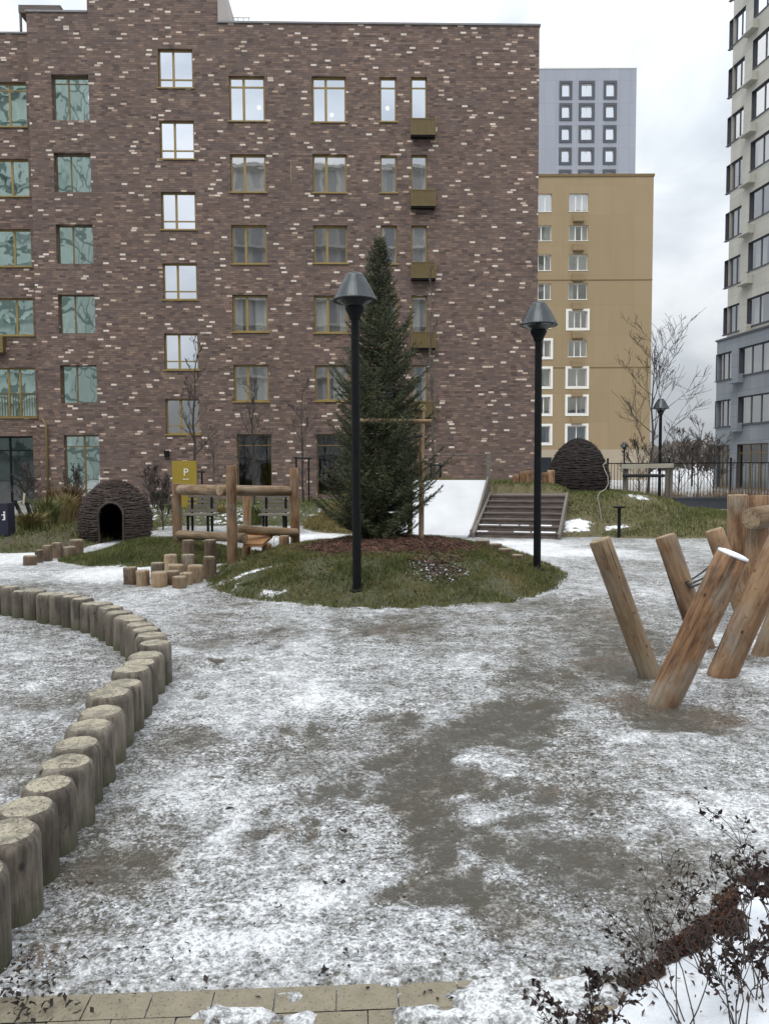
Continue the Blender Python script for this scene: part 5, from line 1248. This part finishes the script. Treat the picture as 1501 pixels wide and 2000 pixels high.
for px_, py_ in ((335, 1888), (168, 1885), (180, 1815), (178, 1738), (450, 1590), (213, 1940), (400, 1928), (640, 1738), (660, 1735), (520, 1745), (1380, 1550), (1365, 1580), (1445, 1610), (1230, 1642), (330, 1930), (630, 1910), (780, 1765), (675, 1635), (1150, 1600), (1160, 1520), (545, 1785), (380, 1255), (640, 1480), (560, 1400)): leafpile(q2, px_, py_, .02, .015, 2, .008, .018)
tag(q2.build('leaf_litter', M['chip']), kind='stuff')

# paving strip along the bottom
t = NT('beige paving stone'); p = t.pos()
c = t.mix(t.mr(t.noise(p, 12, 6, .65), .3, .7), (.19, .165, .115), (.27, .235, .168)); c = t.mix(t.mr(t.noise(p, 120, 2), .3, .4), (.11, .095, .07), c)
s_ = t.math('ADD', t.attr('snow'), t.math('MULTIPLY', t.math('SUBTRACT', t.noise(p, 12, 6, .65), .5), 1.3)); s_ = t.math('ADD', s_, t.math('MULTIPLY', t.math('SUBTRACT', t.noise(p, 70, 3, .7), .5), .35))
c = t.mix(t.mr(s_, .48, .56), c, t.ramp(t.math('ADD', t.math('MULTIPLY', t.noise(p, 60, 4, .7), .7), t.math('MULTIPLY', s_, .3)), [(.35, (.33, .33, .32)), (.5, (.55, .56, .57)), (.68, (.82, .84, .86))]))
M['paving'] = t.pbr(c, .7, 0, t.bump(t.math('ADD', t.math('MULTIPLY', t.mr(s_, .45, .6), 1.5), t.noise(p, 70, 3, .7)), .7, .012))
q = MB(); sn = []
bw, bh, gap = .185, .115, .004
SP_ = [(480, 1985, .11, .05), (420, 1985, .08, .05), (860, 1975, .20, .10), (1000, 1940, .25, .06), (1080, 1990, .12, .05), (600, 2010, .08, .04), (760, 1925, .06, .03), (950, 1990, .2, .06), (900, 1925, .10, .05), (1050, 1950, .22, .08), (690, 1990, .1, .03), (1150, 1950, .1, .08)]
for r_ in range(-0, 8):
    for k in range(-6, 16):
        off = (r_ % 2) * .5 * bw
        for (i0, i1) in ((0, 4),):
            nx_, ny_ = 6, 4; idx = []
            dzr = rnd.uniform(-.001, .0015)
            for jj in range(ny_ + 1):
                for ii in range(nx_ + 1):
                    u = k * bw + off + gap / 2 + (bw - gap) * ii / nx_; v = r_ * bh + gap / 2 + (bh - gap) * jj / ny_
                    w_ = pA + ux * u + uy * v; edge = ii in (0, nx_) or jj in (0, ny_)
                    sv_ = 0
                    sv_ = .42 * pave_ice(w_.x, w_.y)
                    idx.append(q.vert((w_.x, w_.y, .006 + dzr - (.003 if edge else 0)))); sn.append(sv_ + .1)
            for jj in range(ny_):
                for ii in range(nx_): a = jj * (nx_ + 1) + ii; q.face((idx[a], idx[a + 1], idx[a + nx_ + 2], idx[a + nx_ + 1]))
q.a = {'snow': sn}
tag(q.build('paving', M['paving']), kind='structure')

# planting bed in the near right corner
ED = [gp(x, y, .04) for x, y in ((1050, 2040), (1120, 1960), (1180, 1920), (1260, 1850), (1330, 1780), (1400, 1715), (1470, 1690), (1560, 1650), (1800, 1560), (2600, 1480), (4200, 1440))]
def bed_d(x, y):                                  # distance inside the bed edge
    best = 9; sgn = 1
    for a, b_ in zip(ED, ED[1:]):
        ab = Vector((b_.x - a.x, b_.y - a.y)); ap = Vector((x - a.x, y - a.y)); tt = max(0, min(1, ap.dot(ab) / ab.dot(ab))); d = (ap - ab * tt).length
        if d < best: best = d; sgn = 1 if ab.x * ap.y - ab.y * ap.x < 0 else -1
    return best * sgn
def bed_h(x, y):
    d = bed_d(x, y) + .06 * fbm(x * 4, y * 4, 1) + .02 * fbm(x * 18, y * 18, 1); return -.03 + .06 * ss(-.02, .10, d) + .07 * ss(.1, .45, d) + .012 * fbm(x * 4, y * 4, 2) * ss(0, .1, d)
def bed_snow(x, y):
    d = bed_d(x, y) + .09 * fbm(x * 5, y * 5, 6) + .03 * fbm(x * 16, y * 16, 2); return ss(.0, .1, d - .015 - .12 * max(0, 1 - ((x - gp(1375, 1790).x) / .22) ** 2)) * .95 - .8 * (1 - ss(.0, .3, math.hypot((x - gp(1500, 1765).x) / .42, (y - gp(1500, 1765).y) / .3)))
b = MB(); sn = []; st = .025; xr, yr = (.45, 6.0), (1.0, 5.2); nx_, ny_ = int((xr[1] - xr[0]) / st) + 1, int((yr[1] - yr[0]) / st) + 1
for j in range(ny_):
    for i in range(nx_): x, y = xr[0] + i * st, yr[0] + j * st; b.vert((x, y, bed_h(x, y))); sn.append(bed_snow(x, y))
for j in range(ny_ - 1):
    for i in range(nx_ - 1):
        f_ = (j * nx_ + i, j * nx_ + i + 1, (j + 1) * nx_ + i + 1, (j + 1) * nx_ + i)
        if max(b.v[k][2] for k in f_) > -.025: b.face(f_)
b.a = {'snow': sn}
t = NT('snowy planting bed'); p = t.pos()
s_ = t.math('ADD', t.attr('snow'), t.math('MULTIPLY', t.math('SUBTRACT', t.noise(p, 14, 6, .7), .5), .9))
c = t.ramp(t.noise(p, 60, 4, .75), [(.32, (.012, .007, .006)), (.5, (.045, .022, .015)), (.68, (.12, .06, .04))])
sw = t.mix(t.mr(t.noise(p, 9, 5, .6), .35, .65), (.72, .75, .80), (.86, .88, .91))
c = t.mix(t.mr(s_, .42, .52), c, sw)
M['bed'] = t.pbr(c, .8, 0, t.bump(t.math('ADD', t.math('MULTIPLY', t.mr(s_, .4, .6), .6), t.noise(p, 70, 4, .75)), .6, .02))
tag(b.build('snowy_bed', M['bed'], smooth=True), kind='structure')
q = MB()
k = 0
while k < 5200:
    x, y = rnd.uniform(.5, 2.6), rnd.uniform(1.7, 3.6); d = bed_d(x, y)
    if d < -.03 or (bed_snow(x, y) > .35 and rnd.random() > .03): continue
    if d > .5: continue
    k += 1; s = rnd.uniform(.004, .014); R3 = Matrix.Rotation(rnd.uniform(0, 6.28), 3, 'Z') @ Matrix.Rotation(rnd.gauss(0, .7), 3, 'X') @ Matrix.Rotation(rnd.gauss(0, .5), 3, 'Y')
    q.poly([Vector((x, y, bed_h(x, y) + rnd.random() * .02)) + R3 @ Vector(p_) * s for p_ in ((-1, 0, 0), (-.2, -.4, .12), (1, 0, -.05), (.1, .45, .1))])
tag(q.build('bed_mulch', M['mulch']), kind='stuff')

def shrub(label, base, tips, seed, leaf=.02, nl=9, twig=.0028, leafy_=1.):
    rr_ = random.Random(seed); base = Vector(base); o = empty('leafy_shrub', base, label, 'shrub', 'dark leaved shrubs in the snowy corner bed'); st_ = MB(); lv = MB()
    def leaf_at(p, d):
        s = leaf * rr_.uniform(.45, 1.0); a = Vector((rr_.gauss(0, 1), rr_.gauss(0, 1), rr_.gauss(0, .7))).normalized(); d = (d * .5 + a).normalized(); n_ = d.orthogonal().normalized(); n_ = Matrix.Rotation(rr_.uniform(0, 6.28), 3, d) @ n_; up_ = d.cross(n_); cu1 = rr_.uniform(-.2, .3)
        i = [lv.vert(p + d * s * u + n_ * s * v + up_ * s * z) for u, v, z in ((0, 0, 0), (.45, -.38, .22 + cu1), (1.0, -.30, .25 + cu1), (1.5, 0, -.15 - cu1), (1.0, .33, .2), (.45, .38, .3), (.75, 0, -.1))]
        for f_ in ((0, 1, 6), (1, 2, 6), (2, 3, 6), (3, 4, 6), (4, 5, 6), (5, 0, 6)): lv.face([i[k] for k in f_])
    def stem(a, b_, r, lev):
        n = 7; L = (b_ - a).length; sag = Vector((rr_.gauss(0, .12), rr_.gauss(0, .12), rr_.uniform(.02, .16))) * L; q = []
        for k in range(n + 1): u = k / n; q.append(a.lerp(b_, u) + sag * math.sin(u * math.pi) + Vector((rr_.gauss(0, .01), rr_.gauss(0, .01), rr_.gauss(0, .01))) * L * (1 if 0 < k < n else 0))
        st_.tube(q, [max(.0009, .8 * r * (1 - .65 * k / n)) for k in range(n + 1)], 5)
        for k in range(int(nl * leafy_ * (.42, .30, .22)[lev] + rr_.random())):
            u = rr_.uniform(.45 if lev == 0 else .15, 1) * n; k0 = min(n - 1, int(u)); leaf_at(q[k0].lerp(q[k0 + 1], u - k0), (q[k0 + 1] - q[k0]).normalized())
        if lev < 2:
            for k in range(4 - lev * 2):
                u = rr_.uniform(.3, .95) * n; k0 = min(n - 1, int(u)); p0 = q[k0].lerp(q[k0 + 1], u - k0); dd = (q[k0 + 1] - q[k0]).normalized()
                d = (dd + Vector((rr_.gauss(0, .55), rr_.gauss(0, .55), rr_.gauss(.1, .4)))).normalized(); stem(p0, p0 + d * L * rr_.uniform(.22, .45), r * .6, lev + 1)
    for tp in tips: stem(base + Vector((rr_.gauss(0, .015), rr_.gauss(0, .015), -.02)), Vector(tp), twig, 0)
    st_.build('stems', M['barkdark'], o)
    if lv.v: lv.build('leaves', M['darkleaf'], o)
def shrub_px(label, bx, by, tips, seed, Yt=None, **kw):
    b_ = gp(bx, by, .12); shrub(label, (b_.x, b_.y, bed_h(b_.x, b_.y)), [dp(x, y, b_.y + dy) for x, y, dy in tips], seed, **kw)
shrub_px('dark leaved shrub at the right edge, tallest, with a leafy tip against the ice', 1455, 1850, [(1440, 1620, .05), (1465, 1650, .0), (1500, 1680, -.05), (1410, 1690, .1), (1490, 1720, -.1)], 1, leaf=.017, nl=8)
shrub_px('sprawling dark shrub in the middle of the snowy corner bed', 1330, 1960, [(1280, 1800, .1), (1230, 1870, .0), (1340, 1830, .1), (1390, 1850, 0), (1300, 1840, .2), (1200, 1830, .15)], 2, leaf=.016, nl=7)
shrub_px('low dark shrub at the bottom edge left in the snowy corner', 1160, 2010, [(1080, 1950, .0), (1110, 1975, .0), (1190, 1900, .1), (1230, 1950, .05), (1150, 1920, .1), (1060, 1985, -.03)], 3, leaf=.017, nl=10)
shrub_px('dark shrub with bare arching stems at the right bottom corner', 1440, 2010, [(1420, 1800, .15), (1480, 1830, .05), (1380, 1860, .1), (1500, 1900, 0), (1330, 1870, .1), (1460, 1780, .15)], 4, leaf=.015, nl=7)
shrub_px('thin bare twiggy shrub in front of the mulch edge', 1290, 1830, [(1150, 1800, .1), (1190, 1780, .15), (1210, 1810, .05), (1320, 1700, .1), (1250, 1760, .1), (1280, 1740, .1), (1340, 1730, .05)], 5, leaf=.012, nl=1.2, twig=.002)
shrub_px('reddish leaved shrub just inside the right picture edge', 1520, 1780, [(1490, 1690, .0), (1530, 1650, .05), (1475, 1730, 0), (1460, 1705, .05), (1510, 1720, -.05)], 6, leaf=.02, nl=11)
shrub_px('small dark shrub on top of the mulch ridge', 1380, 1840, [(1340, 1720, .1), (1400, 1690, .1), (1360, 1740, .05), (1320, 1790, 0), (1430, 1780, .0)], 7, leaf=.015, nl=6)
shrub_px('dark leafy shrub low at the right edge over snow', 1480, 1930, [(1450, 1830, .05), (1500, 1850, 0), (1430, 1880, 0), (1510, 1800, .05), (1400, 1840, .1)], 8, leaf=.018, nl=11)
